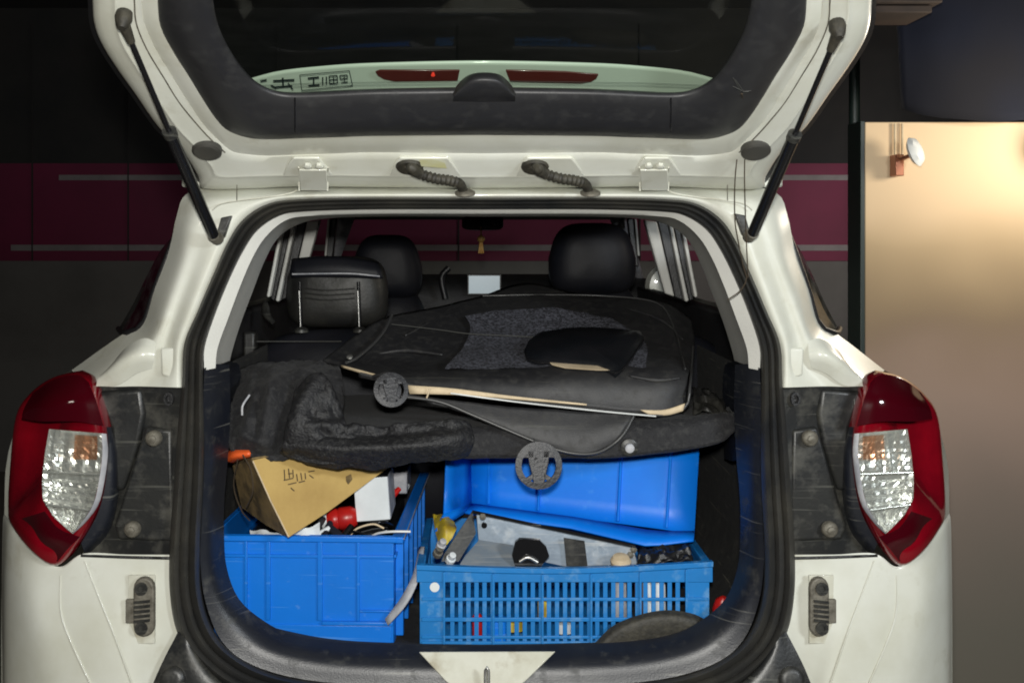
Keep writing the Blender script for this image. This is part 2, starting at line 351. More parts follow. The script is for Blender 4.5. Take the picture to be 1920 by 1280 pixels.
seal_out = [(904, 371), (700, 370), (560, 373), (500, 382), (456, 410), (428, 450), (400, 512), (369, 584), (344, 645), (340, 720), (332, 820), (325, 920), (318, 1020), (318, 1110), (332, 1185), (368, 1240), (430, 1288), (520, 1312), (700, 1322), (904, 1322)]
seal_in = [(904, 393), (700, 393), (570, 397), (524, 405), (484, 431), (458, 468), (432, 520), (404, 588), (384, 650), (381, 720), (383, 820), (381, 920), (376, 1020), (378, 1107), (398, 1175), (436, 1222), (505, 1259), (594, 1277), (720, 1285), (904, 1287)]
def seal(side_pts_o, side_pts_i):
    # cross-section of ridges swept round the opening, both halves in one closed loop
    n = len(side_pts_o); L = []
    prof = [(0., .012), (.05, -.006), (.17, -.014), (.28, -.006), (.33, .004), (.40, -.004), (.50, -.008), (.58, -.002), (.63, .006), (.70, -.006), (.82, -.016), (.93, -.008), (1., .02)]
    rows = []
    for f, y in prof:
        half = [P(a[0]+(b[0]-a[0])*f, a[1]+(b[1]-a[1])*f, y) for a, b in zip(side_pts_o, side_pts_i)]
        h = across(half, 6, False)
        full = h+[Vector((-v.x, v.y, v.z)) for v in h[::-1][1:-1]]
        rows.append(full)
    m = len(rows[0]); V = [v for r in rows for v in r]
    Fc = [(j*m+i, j*m+(i+1) % m, (j+1)*m+(i+1) % m, (j+1)*m+i) for j in range(len(rows)-1) for i in range(m)]
    return put('weather_seal', V, Fc, 'rubber', car, 40)
seal(seal_out, seal_in)

# --- painted body: pillar and shoulder, one surface each side
st = [
 [(904, 374, .01), (904, 367, -.008), (904, 361, 0), (904, 354, .03), (904, 345, .09)],
 [(700, 374, .01), (700, 367, -.008), (699, 361, 0), (698, 354, .03), (697, 345, .09)],
 [(560, 377, .01), (556, 369, -.008), (550, 363, 0), (546, 355, .03), (540, 344, .09)],
 [(503, 387, .01), (494, 378, -.008), (472, 374, 0), (450, 365, .02), (430, 345, .08)],
 [(460, 415, .01), (446, 403, -.008), (412, 392, 0), (382, 378, .015), (352, 362, .07)],
 [(433, 455, .01), (416, 446, -.008), (385, 435, 0), (356, 422, .012), (331, 406, .06)],
 [(405, 515, .01), (388, 508, -.008), (364, 497, .004), (342, 484, .012), (318, 465, .07)],
 [(375, 590, .01), (358, 582, -.008), (334, 575, .01), (314, 565, .014), (290, 540, .08)],
 [(350, 650, .01), (335, 642, -.008), (312, 638, .015), (292, 628, .014), (269, 606, .09)],
 [(346, 690, .01), (331, 686, -.008), (304, 682, .02), (262, 662, .02), (229, 627, .12)],
 [(345, 726, .01), (329, 726, -.008), (262, 724, .02), (178, 722, .03), (134, 694, .16)]]
for sd in (0, 1):
    surf('rear_pillar', [PL(r) for r in zip(*st)], 'paint', car, nu=40, k=5, idx=True, side=sd, smooth=60)
    # small pressed relief on the shoulder: raised rib, plug, lower tray
    prism('pressed_pad', PL([(300, 652), (332, 652), (334, 704), (316, 708), (302, 704)], -.001), (0, .01, 0), 'paint', car, side=sd, bevel=.0045, segs=3)
    surf('shoulder_bulge', [PL([(205, 690, .05), (232, 655, .03), (268, 634, .02), (292, 640, .012)]), PL([(186, 706, .02), (225, 680, -.005), (262, 664, -.012), (290, 668, -.0)]), PL([(180, 724, .02), (220, 722, .012), (256, 700, .008), (285, 690, .012)])], 'paint', car, nu=16, k=4, side=sd, smooth=180)
    # side of the car running forward (seen only from other viewpoints), quarter glass
    surf('side_glass', [PL([(333, 425, .075), (318, 462, .08), (290, 540, .09), (268, 604, .10), (235, 622, .13)]), PL([(330, 440, .3), (306, 462, .32), (278, 512, .35), (250, 569, .4), (224, 614, .45)]), [P(330, 440, .3)+Vector((-.06, .9, .02)), P(306, 462, .32)+Vector((-.06, .9, .0)), P(278, 512, .35)+Vector((-.07, .9, 0)), P(250, 569, .4)+Vector((-.07, .9, 0)), P(224, 614, .45)+Vector((-.05, .9, 0))]], 'side_glass', car, nu=12, k=3, side=sd, lin=True)
    tube('glass_moulding', PL([(331, 436, .075), (312, 484, .075), (288, 548, .085), (268, 608, .095), (234, 624, .12), (222, 616, .3)]), .006, 'black_plastic', car, side=sd, k=3)
    surf('side_panel', [PL([(231, 626, .12), (180, 660, .15), (134, 694, .17), (60, 735, .2), (15, 850, .18), (8, 965, .12), (3, 1100, .12), (2, 1320, .12)]), [p+Vector((.0, .5, 0)) for p in PL([(235, 626, .12), (190, 662, .15), (150, 700, .17), (75, 740, .2), (30, 850, .18), (20, 965, .12), (14, 1100, .12), (14, 1320, .12)])], [p+Vector((.02, 2.6, 0)) for p in PL([(235, 626, .12), (190, 662, .15), (150, 700, .17), (75, 740, .2), (30, 850, .18), (20, 965, .12), (14, 1100, .12), (14, 1320, .12)])]], 'paint', car, nu=24, k=3, side=sd, lin=True)
    # dark quarter panel between lamp and seal
    surf('quarter_trim', [PL([(170, 724, .035), (230, 722, .03), (345, 724, .012)]), PL([(200, 800, .05), (262, 800, .035), (342, 800, .014)]), PL([(205, 930, .05), (240, 930, .03), (335, 930, .014)]), PL([(150, 1046, .04), (230, 1046, .03), (330, 1046, .014)])], 'quarter_plastic', car, nu=20, k=6, side=sd)
    prism('gusset', PL([(272, 800), (322, 806), (326, 1015), (222, 1012), (214, 985)], .014), (0, .03, 0), 'quarter_plastic', car, side=sd, bevel=.006, segs=3)
    prism('quarter_upper', PL([(178, 735), (265, 728), (272, 775), (262, 830), (232, 920), (215, 920), (206, 800)], .022), (0, .03, 0), 'quarter_plastic', car, side=sd, bevel=.01, segs=3)
    for (sx, sy) in ((287, 822), (247, 993)):
        q = P(sx, sy, .0); q = mirr(q) if sd else q
        s_ = lathe('screw', q, (0, -1, 0), [(.015, -.01), (.015, 0), (.012, .004), (.007, .006)], 'dirty_steel', car, n=16)
        lathe('screw_head', q+Vector((0, -.006, 0)), (0, -1, 0), [(.0075, 0), (.0075, .003), (.006, .004)], 'dirty_steel', s_, n=6)
    # dark edge of the hole near the seal
    q = P(316, 748, .006); q = mirr(q) if sd else q
    lathe('clip_hole', q, (0, -1, 0), [(.013, -.012), (.013, .002), (.008, .002), (.007, -.008)], 'black_plastic', car, n=12, sx=.7)

    # --- bumper and lower painted panel
    rows = [
     [(332, 1042, .012), (240, 1041, .004), (156, 1038, .0), (112, 1062, -.002), (62, 1037, .0), (24, 985, .05), (8, 962, .12)],
     [(328, 1046, .012), (240, 1046, .004), (160, 1046, -.004), (112, 1075, -.006), (58, 1055, .004), (18, 1010, .05), (5, 985, .12)],
     [(326, 1120, .012), (250, 1120, -.002), (190, 1130, -.012), (114, 1145, -.014), (56, 1130, -.004), (14, 1110, .05), (3, 1100, .12)],
     [(336, 1185, .012), (272, 1190, -.004), (218, 1200, -.02), (134, 1205, -.022), (66, 1200, -.010), (14, 1200, .05), (3, 1200, .12)],
     [(370, 1330, .012), (300, 1330, -.006), (262, 1330, -.03), (190, 1330, -.034), (90, 1330, -.018), (16, 1330, .05), (4, 1330, .12)]]
    surf('bumper', [PL(r) for r in rows], 'paint', car, nu=36, k=7, idx=True, side=sd, smooth=60)
    for cr_ in ([(158, 1050, -.006), (190, 1130, -.0135), (218, 1200, -.0215), (258, 1310, -.0305)], [(113, 1078, -.0075), (114, 1145, -.0150), (134, 1205, -.0230), (184, 1310, -.0335)]):
        tube('crease', PL(cr_), [.001, .0018, .002, .002], 'paint', car, side=sd, k=8, n=8)
    tube('panel_gap', PL([(152, 1041, -.002), (240, 1044, .002), (327, 1046, .010)]), .003, 'black_plastic', car, side=sd, k=6, n=6)
    # --- striker bracket
    pl_ = prism('bracket_plate', PL([(240, 1078), (290, 1078), (290, 1206), (242, 1206)], -.010), (0, .006, 0), 'paint_dirty', car, side=sd, bevel=.001)
    body = []
    for a in range(9): body.append((269+20*math.cos(math.pi+math.pi*a/8), 1104+22*math.sin(math.pi+math.pi*a/8)))
    for a in range(9): body.append((269+20*math.cos(math.pi*a/8), 1174+20*math.sin(math.pi*a/8)))
    gb = prism('bump_stop', PL(body, -.024), (0, .014, 0), 'dirty_steel', car, side=sd, bevel=.004, segs=3)
    prism('tab', PL([(235, 1124), (256, 1124), (256, 1168), (235, 1168)], -.022), (0, .01, 0), 'dirty_steel', gb, side=sd, bevel=.0015)
    for k in range(5): prism('rib', PL([(250, 1128+k*9), (280, 1125+k*9), (280, 1129+k*9), (250, 1132+k*9)], -.029), (0, .006, 0), 'quarter_plastic', gb, side=sd)
    for yy in (1103, 1177):
        q = P(265, yy, -.024); q = mirr(q) if sd else q
        lathe('screw', q, (0, -1, 0), [(.012, 0), (.012, .004), (.006, .004), (.005, .0015)], 'quarter_plastic', gb, n=14)
    # --- black lower corner with cap
    surf('lower_trim', [PL([(334, 1183, -.005), (300, 1250, -.02), (262, 1340, -.03)]), PL([(352, 1200, -.012), (372, 1270, -.03), (400, 1345, -.045)]), PL([(390, 1262, .0), (450, 1300, -.02), (560, 1345, -.03)])], 'quarter_plastic', car, nu=12, k=6, side=sd, smooth=180)
    q = P(322, 1274, -.036); q = mirr(q) if sd else q
    lathe('bumper_cap', q, (0, -1, .25), [(.024, -.01), (.024, 0), (.02, .004), (.012, .005)], 'quarter_plastic', car)

    # --- tail lamp
    out = [(144, 697), (168, 710), (184, 745), (198, 800), (200, 850), (192, 920), (178, 965), (150, 1015), (108, 1060), (62, 1034), (24, 985), (17, 950), (22, 860), (32, 775), (60, 733), (100, 707)]
    depth = [.05, .02, .0, -.004, -.004, -.004, -.004, -.006, -.008, .0, .05, .09, .10, .10, .09, .07]
    oc = across(PL([(a, b, d) for (a, b), d in zip(out, depth)])+[P(*out[0], depth[0])], 5, False)[:-1]
    cen = P(95, 870, .02); n = len(oc); V = []
    rings = [(1.0, .03), (1.0, .0), (.975, -.010), (.93, -.016), (.8, -.018), (.6, -.012), (.3, -.004)]
    for f, dy in rings:
        for p in oc: V.append(Vector((cen.x+(p.x-cen.x)*f, p.y*(.35+.65*f)+dy+.0, cen.z+(p.z-cen.z)*f)))
    V.append(cen+Vector((0, -.010, 0)))
    if sd: V = [mirr(v) for v in V]
    Fc = [(j*n+i, j*n+(i+1) % n, (j+1)*n+(i+1) % n, (j+1)*n+i) for j in range(len(rings)-1) for i in range(n)]
    Fc += [((len(rings)-1)*n+i, (len(rings)-1)*n+(i+1) % n, len(V)-1) for i in range(n)]
    lamp = put('tail_lamp', V, Fc, 'red_lens', car, 60)
    # dark upper hood of the lamp
    surf('upper_lens', [PL([(62, 736, .035), (100, 711, .02), (144, 702, -.004), (166, 716, -.024)]), PL([(45, 765, .02), (90, 750, -.02), (140, 745, -.036), (180, 750, -.032)]), PL([(40, 785, .01), (80, 790, -.028), (140, 790, -.042), (194, 798, -.034)])], 'deep_red_lens', lamp, nu=20, k=4, side=sd, smooth=180)
    surf('lower_lens', [PL([(30, 975, .03), (62, 965, -.02), (84, 958, -.035)]), PL([(60, 1020, .0), (85, 1010, -.032), (110, 990, -.036)]), PL([(108, 1052, -.024), (130, 1025, -.034), (150, 1006, -.032)])], 'deep_red_lens', lamp, nu=14, k=4, side=sd, smooth=180)
    # clear window: left and right edges by height
    le = [(92, 804), (84, 850), (79, 900), (80, 935), (98, 965), (128, 994)]
    re_ = [(190, 812), (192, 850), (185, 905), (175, 945), (156, 976), (136, 1000)]
    def cl(t, u, y):
        i = t*5; k = min(4, int(i)); f = i-k
        a = Vector(le[k]).lerp(Vector(le[k+1]), f); b = Vector(re_[k]).lerp(Vector(re_[k+1]), f); q = a.lerp(b, u)
        return P(q.x, q.y, y)
    V = []; NU, NV = 22, 44; rnd = random.Random(7+sd)
    # reflector bowls: three rows of stepped facets
    for j in range(NV+1):
        for i in range(NU+1):
            t = j/NV; u = i/NU; band = (t*3) % 1.
            y = -.036+.014*math.sin(math.pi*band)**.7*math.sin(math.pi*u)+.0016*math.sin(u*26)*(1 if int(t*3) % 2 == 0 else .3)+.0018*math.sin(t*95)*(1 if int(t*3) % 2 else .2)+rnd.uniform(-.0009, .0009)
            v = cl(t, u, y); V.append(mirr(v) if sd else v)
    Fc = [(j*(NU+1)+i, j*(NU+1)+i+1, (j+1)*(NU+1)+i+1, (j+1)*(NU+1)+i) for j in range(NV) for i in range(NU)]
    ro = put('reflector', V, Fc, 'reflector', lamp, None)
    surf('clear_lens', [[cl(t, u, -.052-.004*math.sin(math.pi*u)) for u in (0, .25, .5, .75, 1)] for t in (0, .2, .4, .6, .8, 1)], 'clear_lens', lamp, nu=12, k=3, side=sd)
    surf('lens_rim', [[cl(t, 1.0, -.054) for t in (0, .2, .4, .6, .8, 1)], [cl(t, 1.09, -.05) for t in (0, .2, .4, .6, .8, 1)], [cl(t, 1.10, -.02) for t in (0, .2, .4, .6, .8, 1)]], 'grey_card', lamp, nu=16, k=1, side=sd, smooth=180)
    for t in (.34, .67): tube('divider', [cl(t, u, -.046) for u in (0, .5, 1)], .0022, 'reflector', lamp, side=sd)
    surf('amber_filter', [[cl(t, u, -.0475) for u in (.50, .72, .92)] for t in (.03, .12, .24)], 'amber_glass', lamp, nu=6, k=3, side=sd)
    # housing behind the lamp edge
    surf('lamp_housing', [PL([(200, 800, .0), (203, 850, -.0), (196, 915, .0), (182, 965, .0), (152, 1018, .0)]), PL([(208, 800, .015), (216, 850, .01), (212, 930, .008), (198, 985, .008), (158, 1034, .004)]), PL([(212, 800, .05), (226, 850, .05), (224, 940, .05), (208, 1000, .05), (160, 1044, .04)])], 'sill_plastic', car, nu=16, k=3, side=sd, smooth=180)

# roof, headliner
boxes('roof', [(-.58, .58, .06, 3.0, 1.552, 1.57)], 'paint', car, bevel=.004)
boxes('headliner', [(-.57, .57, .08, 2.6, 1.535, 1.55)], 'dark_trim', car, bevel=.004)

# --- boot aperture: black sill and side trim
edge = [(430, 684, .10), (432, 760, .10), (428, 850, .09), (421, 930, .08), (420, 1000, .07), (425, 1063, .07), (448, 1122, .07), (496, 1164, .07), (552, 1190, .07), (641, 1203, .07), (760, 1208, .07), (904, 1210, .07)]
inn = [(383, 690), (381, 760), (383, 840), (381, 920), (377, 1000), (376, 1060), (386, 1130), (415, 1200), (470, 1244), (570, 1273), (720, 1285), (904, 1287)]
for sd in (0, 1):
    a = [P(x, y, .015) for x, y in inn]; c_ = PL(edge)
    mid = [p.lerp(q, .5)+Vector((0, -.012, .006)) for p, q in zip(a, c_)]
    surf('sill_trim', [a, mid, c_], 'sill_plastic', car, nu=44, k=5, idx=True, side=sd, smooth=180)
    # walls of the boot behind the lip
    back = [Vector((q.x*1.0+(-.05 if q.x < -.4 else 0), .14, q.z-.02)) for q in c_]
    deep = [Vector((max(-.56, q.x*1.1), .75, max(.64, q.z-.02))) for q in c_]
    surf('boot_lining', [c_, back, deep], 'felt', car, nu=44, k=4, idx=True, side=sd, lin=True, smooth=60)
    # pale pillar trim
    si = [(904, 393), (700, 393), (570, 397), (524, 405), (484, 431), (458, 468), (432, 520), (404, 588), (384, 650), (383, 694)]
    mi = [(904, 401), (700, 401), (578, 405), (534, 414), (498, 444), (474, 482), (452, 532), (428, 596), (408, 652), (404, 690)]
    ti = [(904, 406), (700, 406), (600, 411), (552, 424), (518, 450), (494, 494), (474, 546), (452, 604), (436, 655), (430, 680)]
    surf('pillar_trim', [[P(x, y, .018) for x, y in si], [P(x, y, .03) for x, y in mi], [P(x, y, .045) for x, y in mi], [P(x, y, .24) for x, y in ti]], 'pillar_trim', car, nu=36, k=2, idx=True, side=sd, lin=True, smooth=35)
    surf('inner_quarter', [PL([(430, 676, .11), (404, 686, .06), (383, 690, .02)]), PL([(452, 700, .3), (420, 720, .2), (384, 720, .02)]), PL([(450, 860, .35), (425, 860, .12), (384, 800, .02)])], 'sill_plastic', car, nu=12, k=4, side=sd, smooth=180)
boxes('boot_floor', [(-.56, .56, .09, .8, .60, .64)], 'felt', car)
# striker plate on the sill
prism('latch_plate', [P(785, 1221, .032), P(1042, 1220, .032), P(985, 1276, .0), P(955, 1300, -.01), P(868, 1300, -.01), P(836, 1276, .0)], (0, .008, -.004), 'paint_dirty', car, bevel=.002)
tube('latch_hoop', [P(910, 1310, -.03), P(910, 1256, -.02), P(913, 1250, -.02), P(916, 1256, -.02), P(916, 1310, -.03)], .0028, 'steel', car, k=3)
surf('rear_bumper_top', [PL([(390, 1275, .0), (600, 1300, .0), (904, 1305, .0), (1208, 1300, .0), (1418, 1275, .0)]), PL([(380, 1400, -.08), (600, 1400, -.1), (904, 1400, -.1), (1208, 1400, -.1), (1428, 1400, -.08)])], 'quarter_plastic', car, nu=16, k=2)

# --- cabin: window posts, seats, dashboard, windscreen
bars = [((1208, 412), (1232, 416), (1265, 556), (1247, 550), 1.0, 'pillar_trim'), ((1232, 412), (1254, 420), (1287, 566), (1265, 558), 1.02, 'black_plastic'), ((1254, 420), (1262, 424), (1292, 564), (1285, 566), .8, 'pillar_trim'), ((1262, 424), (1278, 430), (1304, 560), (1292, 566), .82, 'black_plastic'), ((1278, 432), (1285, 434), (1309, 556), (1303, 558), .55, 'pillar_trim'), ((1176, 408), (1190, 410), (1198, 500), (1186, 500), 1.9, 'black_plastic'), ((1190, 410), (1194, 411), (1200, 480), (1196, 480), 1.88, 'pillar_trim')]
for b in bars:
    for sd in (0, 1):
        q = [P(2*VX-x, y, b[4]) for x, y in b[:4]]
        prism('window_post', q, (0, .03, 0), b[5], car, side=sd, bevel=.004)
for sd in (-1, 1):
    o = boxes('door_card', [((.60 if sd > 0 else -.64), (.64 if sd > 0 else -.60), .3, 2.4, .5, 1.27)], 'dark_trim', car, bevel=.01)
    # outside mirrors
    q = Vector((sd*.70, 2.05, 1.28))
    lathe('door_mirror', q, (0, 1, 0), [(.03, -.03), (.075, -.02), (.085, .02), (.05, .06)], 'paint', car, sx=1.1)
# visible grey patch between trim and glass (folded belt and buckle)
tube('seat_belt', PL([(497, 566, .8), (500, 590, .74), (512, 604, .72)]), [.006, .012, .006], 'quarter_plastic', car, k=3)
# rear seat back
def cushion(name, px0, px1, py0, py1, Y, th, m, parent, r=.06, top=.0, amp=.003, n=28):
    """soft rounded block; superellipse outline"""
    c = (P(px0, py0, Y)+P(px1, py1, Y))/2; a = (px1-px0)/2*S(Y); b = (py1-py0)/2*S(Y); V = []; rings = []
    for j in range(15):
        ph = -math.pi/2+math.pi*j/14; cy = math.sin(ph); cr_ = max(.0, math.cos(ph))**.45
        for i in range(n*2):
            t = math.pi*i/n; ct, s_ = math.cos(t), math.sin(t); e = .5
            x = math.copysign(abs(ct)**e, ct)*a*cr_; z = math.copysign(abs(s_)**e, s_)*b*cr_
            x *= 1-top*max(0, z/b)
            v = c+Vector((x, cy*th/2, z)); v += Vector((0, 1, .3))*amp*noise.noise(v*14); V.append(v)
    N2 = n*2; Fc = [(j*N2+i, j*N2+(i+1) % N2, (j+1)*N2+(i+1) % N2, (j+1)*N2+i) for j in range(14) for i in range(N2)]
    Fc += [tuple(range(N2))[::-1], tuple(14*N2+i for i in range(N2))]
    return put(name, V, Fc, m, parent, 180)
rs = cushion('rear_seat', 462, 900, 616, 1000, .80, .16, 'leather', car)
cushion('rear_seat', 905, 1376, 616, 1000, .80, .16, 'leather', car)
tube('seat_seam', PL([(480, 640, .722), (640, 640, .722)]), .0015, 'seam_thread', rs)
boxes('seat_catch', [(P(456, 0, .70).x, P(478, 0, .70).x, .7, .74, P(0, 675, .7).z, P(0, 622, .7).z)], 'quarter_plastic', rs, bevel=.006)
hr = cushion('headrest', 537, 728, 480, 614, .84, .13, 'leather_worn', car, top=.06)
surf('headrest_cap', [PL([(548, 486, .79), (590, 482, .775), (650, 483, .775), (708, 492, .79)]), PL([(545, 505, .77), (590, 503, .762), (650, 503, .762), (715, 508, .775)]), PL([(546, 520, .77), (590, 519, .765), (650, 520, .765), (718, 522, .775)])], 'leather', hr, nu=16, k=3, smooth=180, solid=.006)
tube('seam', PL([(548, 514, .763), (600, 513, .753), (660, 513, .753), (712, 518, .765)]), .0022, 'grey_card', hr, k=3)
for k in range(3): tube('wrinkle', PL([(572, 540+k*9, .767), (610, 544+k*9, .762), (665, 541+k*9, .764)]), .0016, 'leather_worn', hr, k=3)
for x in (562, 672):
    tube('headrest_post', PL([(x, 528, .758), (x+3, 622, .758)]), .0045, 'gloss_black', hr, n=10)
    tube('post_highlight', PL([(x-1, 545, .7515), (x+1.5, 612, .7515)]), .0012, 'steel', hr, n=6)  # thin steel line drawn as the highlight along the dark post
    lathe('post_guide', P(x+3, 620, .758), (0, 0, 1), [(.018, -.004), (.018, .004), (.009, .01)], 'quarter_plastic', hr)
fs = cushion('front_headrest', 660, 792, 440, 560, 1.8, .14, 'leather', car, top=.25)
cushion('front_headrest', 1028, 1192, 418, 552, 1.6, .16, 'leather', car, top=.2)
cushion('front_seat', 620, 812, 532, 800, 1.85, .2, 'leather', car, top=.2)
cushion('front_seat', 1010, 1215, 528, 800, 1.65, .2, 'leather', car, top=.2)
cushion('dashboard', 520, 1290, 514, 640, 2.4, .4, 'dark_trim', car, amp=.01)
sc_ = boxes('display', [(P(876, 0, 2.15).x, P(940, 0, 2.15).x, 2.15, 2.165, P(0, 553, 2.15).z, P(0, 514, 2.15).z)], 'black_plastic', car)
boxes('display_glass', [(P(879, 0, 2.15).x, P(937, 0, 2.15).x, 2.147, 2.152, P(0, 550, 2.15).z, P(0, 517, 2.15).z)], 'screen', sc_, bevel=.0)
tube('phone_holder', PL([(835, 560, 2.1), (828, 520, 2.1), (842, 502, 2.1)]), .012, 'black_plastic', car, k=3)
surf('windscreen', [PL([(600, 395, 2.0), (904, 390, 1.95), (1208, 395, 2.0)]), PL([(560, 530, 2.6), (904, 528, 2.65), (1248, 530, 2.6)])], 'windscreen', car, nu=12, k=2)
for sd in (0, 1): surf('front_pillar', [PL([(664, 400, 1.98), (640, 470, 2.2), (618, 540, 2.5)]), PL([(642, 400, 1.95), (618, 470, 2.18), (596, 540, 2.48)])], 'grey_card', car, nu=8, k=1, solid=.03, side=sd)
mr = cushion('rear_view_mirror', 866, 944, 404, 432, 1.9, .03, 'black_plastic', car)
for k in range(6): q = P(925+random.uniform(-12, 14), 424+random.uniform(-8, 10), 1.87); lathe('mirror_bead', q, (0, -1, 0), [(.002, 0), (.0025, .002), (.001, .004)], 'steel', mr, n=6)
ch = thing('hanging_charm', P(902, 470, 1.85), 'small gold tasselled charm hanging from the rear view mirror', 'charm')
tube('cord', PL([(902, 425, 1.86), (902, 442, 1.86)]), .0025, 'charm', ch)
lathe('bead', P(902, 448, 1.86), (0, 0, 1), [(.003, -.014), (.013, -.006), (.014, .004), (.004, .013)], 'charm', ch, n=10)
for dx in (-4, 0, 4): tube('tassel', PL([(902+dx*.4, 454, 1.86), (902+dx, 475, 1.86)]), [.004, .003], 'charm', ch, n=6)

# ================================================================ tailgate
g_out = [(172, -60), (176, 0), (179, 42), (192, 80), (220, 126), (257, 178), (299, 238), (345, 285), (374, 330), (384, 352), (470, 352), (540, 349), (620, 349), (700, 350), (904, 352)]
g_a = [(214, -60), (217, 0), (219, 40), (232, 84), (262, 134), (298, 188), (334, 240), (372, 280), (398, 312), (412, 330), (476, 330), (545, 328), (620, 328), (700, 329), (904, 331)]
g_b = [(262, -60), (264, 0), (268, 42), (288, 90), (318, 140), (348, 188), (376, 230), (402, 258), (428, 282), (450, 290), (500, 294), (560, 292), (630, 290), (700, 288), (904, 290)]
g_in = [(294, -60), (298, 0), (304, 50), (328, 98), (356, 142), (384, 188), (404, 218), (424, 240), (448, 252), (478, 259), (520, 260), (570, 258), (640, 256), (700, 254), (904, 252)]
gate = None
def gsym(lst, off): h = GL(lst, off); return h+[Vector((-v.x, v.y, v.z)) for v in h[::-1][1:]]
def gatesurf(name, rails, m, parent, k=4, smooth=50, nseg=4, lin=False):
    rr = []
    for lst, off in rails:
        h = across(GL(lst, off), nseg, False); rr.append(h+[Vector((-v.x, v.y, v.z)) for v in h[::-1][1:]])
    n = len(rr[0]); cols = [across([r[i] for r in rr], k, lin) for i in range(n)]; mr_ = len(cols[0])
    V = [cols[i][j] for j in range(mr_) for i in range(n)]
    return put(name, V, [(j*n+i, j*n+i+1, (j+1)*n+i+1, (j+1)*n+i) for j in range(mr_-1) for i in range(n-1)], m, parent, smooth)
gate = gatesurf('tailgate', [(g_out, .05), (g_out, .012), (g_a, .0), (g_a, -.001), (g_b, .005), (g_b, .007), (g_in, .001), (g_in, .03)], 'paint', car, k=3)
for sd in (0, 1):
    tube('pressed_groove', [mirr(p) if sd else p for p in GL([(x-12 if y < 230 else x-6, y+4) for x, y in g_b[:9]], .0035)], .0013, 'dirty_steel', gate, n=6, k=6)
g_o2 = [(x-8 if x < 360 else x, y+(2 if x < 360 else 0)) for x, y in g_out]
gatesurf('outer_skin', [(g_out, .045), (g_out, .058), ([(x*.75+904*.25, y-40) for x, y in g_out], .075)], 'black_plastic', gate, k=2)
# pressed hollows in the white flange: hinge pockets and boot pockets
for (x0, x1, x2, x3) in ((528, 542, 606, 628), (728, 742, 848, 866), (966, 980, 1080, 1098), (1180, 1200, 1262, 1280)):
    prism('pressed_pocket', GL([(x0, 327), (x1, 302), (x1+8, 292), (x2-8, 292), (x2, 302), (x3, 327)], .004), GN*.0055, 'paint', gate, bevel=.003, segs=3)
tr_o = g_in
tr_m = [(330, -60), (336, 0), (346, 50), (368, 98), (394, 140), (418, 178), (434, 202), (452, 222), (474, 236), (498, 243), (540, 244), (585, 242), (650, 239), (720, 237), (904, 235)]
tr_n = [(388, -60), (394, 0), (402, 42), (416, 78), (436, 114), (456, 142), (470, 157), (486, 168), (505, 177), (530, 183), (560, 184), (600, 183), (660, 180), (720, 178), (904, 176)]
tr_i = [(392, -60), (398, 0), (406, 40), (421, 76), (441, 110), (461, 136), (474, 149), (490, 160), (508, 168), (530, 173), (560, 174), (600, 172), (660, 169), (720, 167), (904, 164)]
trim = gatesurf('inner_trim', [(tr_o, .006), (tr_o, -.006), (tr_m, -.022), (tr_n, -.014), (tr_i, .006), (tr_i, .04)], 'gate_trim', gate, k=3, smooth=180)
for x in (553, 1258):
    tube('trim_seam', [G(x, y, o) for y, o in ((257, -.0075), (245, -.0205), (230, -.0220), (205, -.0185), (184, -.0145))], .0013, 'gloss_black', gate, n=6, k=3)
gl_pts = GL([(370, -70), (380, 20), (405, 70), (440, 125), (480, 170), (540, 190), (904, 185)], .035); glp = gl_pts+[Vector((-v.x, v.y, v.z)) for v in gl_pts[::-1][1:]]
put('rear_window', glp, [tuple(range(len(glp)))], 'gate_glass', gate)
# handle housing bump
surf('pull_housing', [GL([(846, 174), (866, 150), (884, 139), (908, 136), (934, 139), (950, 150), (970, 174)], .006), GL([(848, 176), (868, 153), (886, 142), (908, 139), (932, 142), (948, 153), (968, 176)], -.012), GL([(850, 180), (872, 162), (888, 154), (908, 152), (930, 154), (946, 162), (966, 180)], -.030), GL([(850, 186), (872, 180), (888, 178), (908, 177), (930, 178), (946, 180), (966, 186)], -.026), GL([(850, 192), (872, 194), (888, 195), (908, 196), (930, 195), (946, 194), (966, 192)], -.0150)], 'gate_trim', gate, nu=24, k=5, smooth=180)
# spoiler and high brake lamp seen through the glass
sp_t = [(452, 152), (520, 134), (600, 125), (700, 119), (904, 115)]; sp_b = [(452, 200), (540, 200), (600, 200), (700, 200), (904, 200)]
def symg(lst, off): h = GL(lst, off); return h+[Vector((-v.x, v.y, v.z)) for v in h[::-1][1:]]
sp = surf('spoiler', [symg(sp_t, .10), symg(sp_t, .06), symg([(x, y+8) for x, y in sp_t], .055), symg(sp_b, .05)], 'spoiler_white', gate, nu=40, k=2, smooth=180)
def brake(x0, x1, yl, yr, flip):
    pts = [(x0, yl), (x1, yr), (x1, yr+18), ((x0*3+x1)/4 if not flip else x1, yr+20 if not flip else yr+18), ]
    return pts
for pts_ in ([(704, 133), (712, 130), (780, 130), (862, 130), (858, 150), (740, 151), (720, 147), (708, 140)], [(948, 130), (1000, 131), (1060, 133), (1122, 138), (1118, 146), (1108, 152), (1090, 155), (1000, 153), (956, 151)]):
    prism('brake_lamp', GL(pts_, .050), GN*.003, 'brake_red', gate, bevel=.001)
lathe('brake_led', G(812, 140, .044), -GN, [(.0035, -.002), (.002, .003)], mat('led', (.8, .05, .03), .3, emit=(1, .05, .03), estr=.25), gate, n=10)
for y in (158, 163): tube('heater_line', symg([(480, y+3), (600, y-2), (904, y-6)], .036), .0004, 'sticker_ink', gate, n=4)
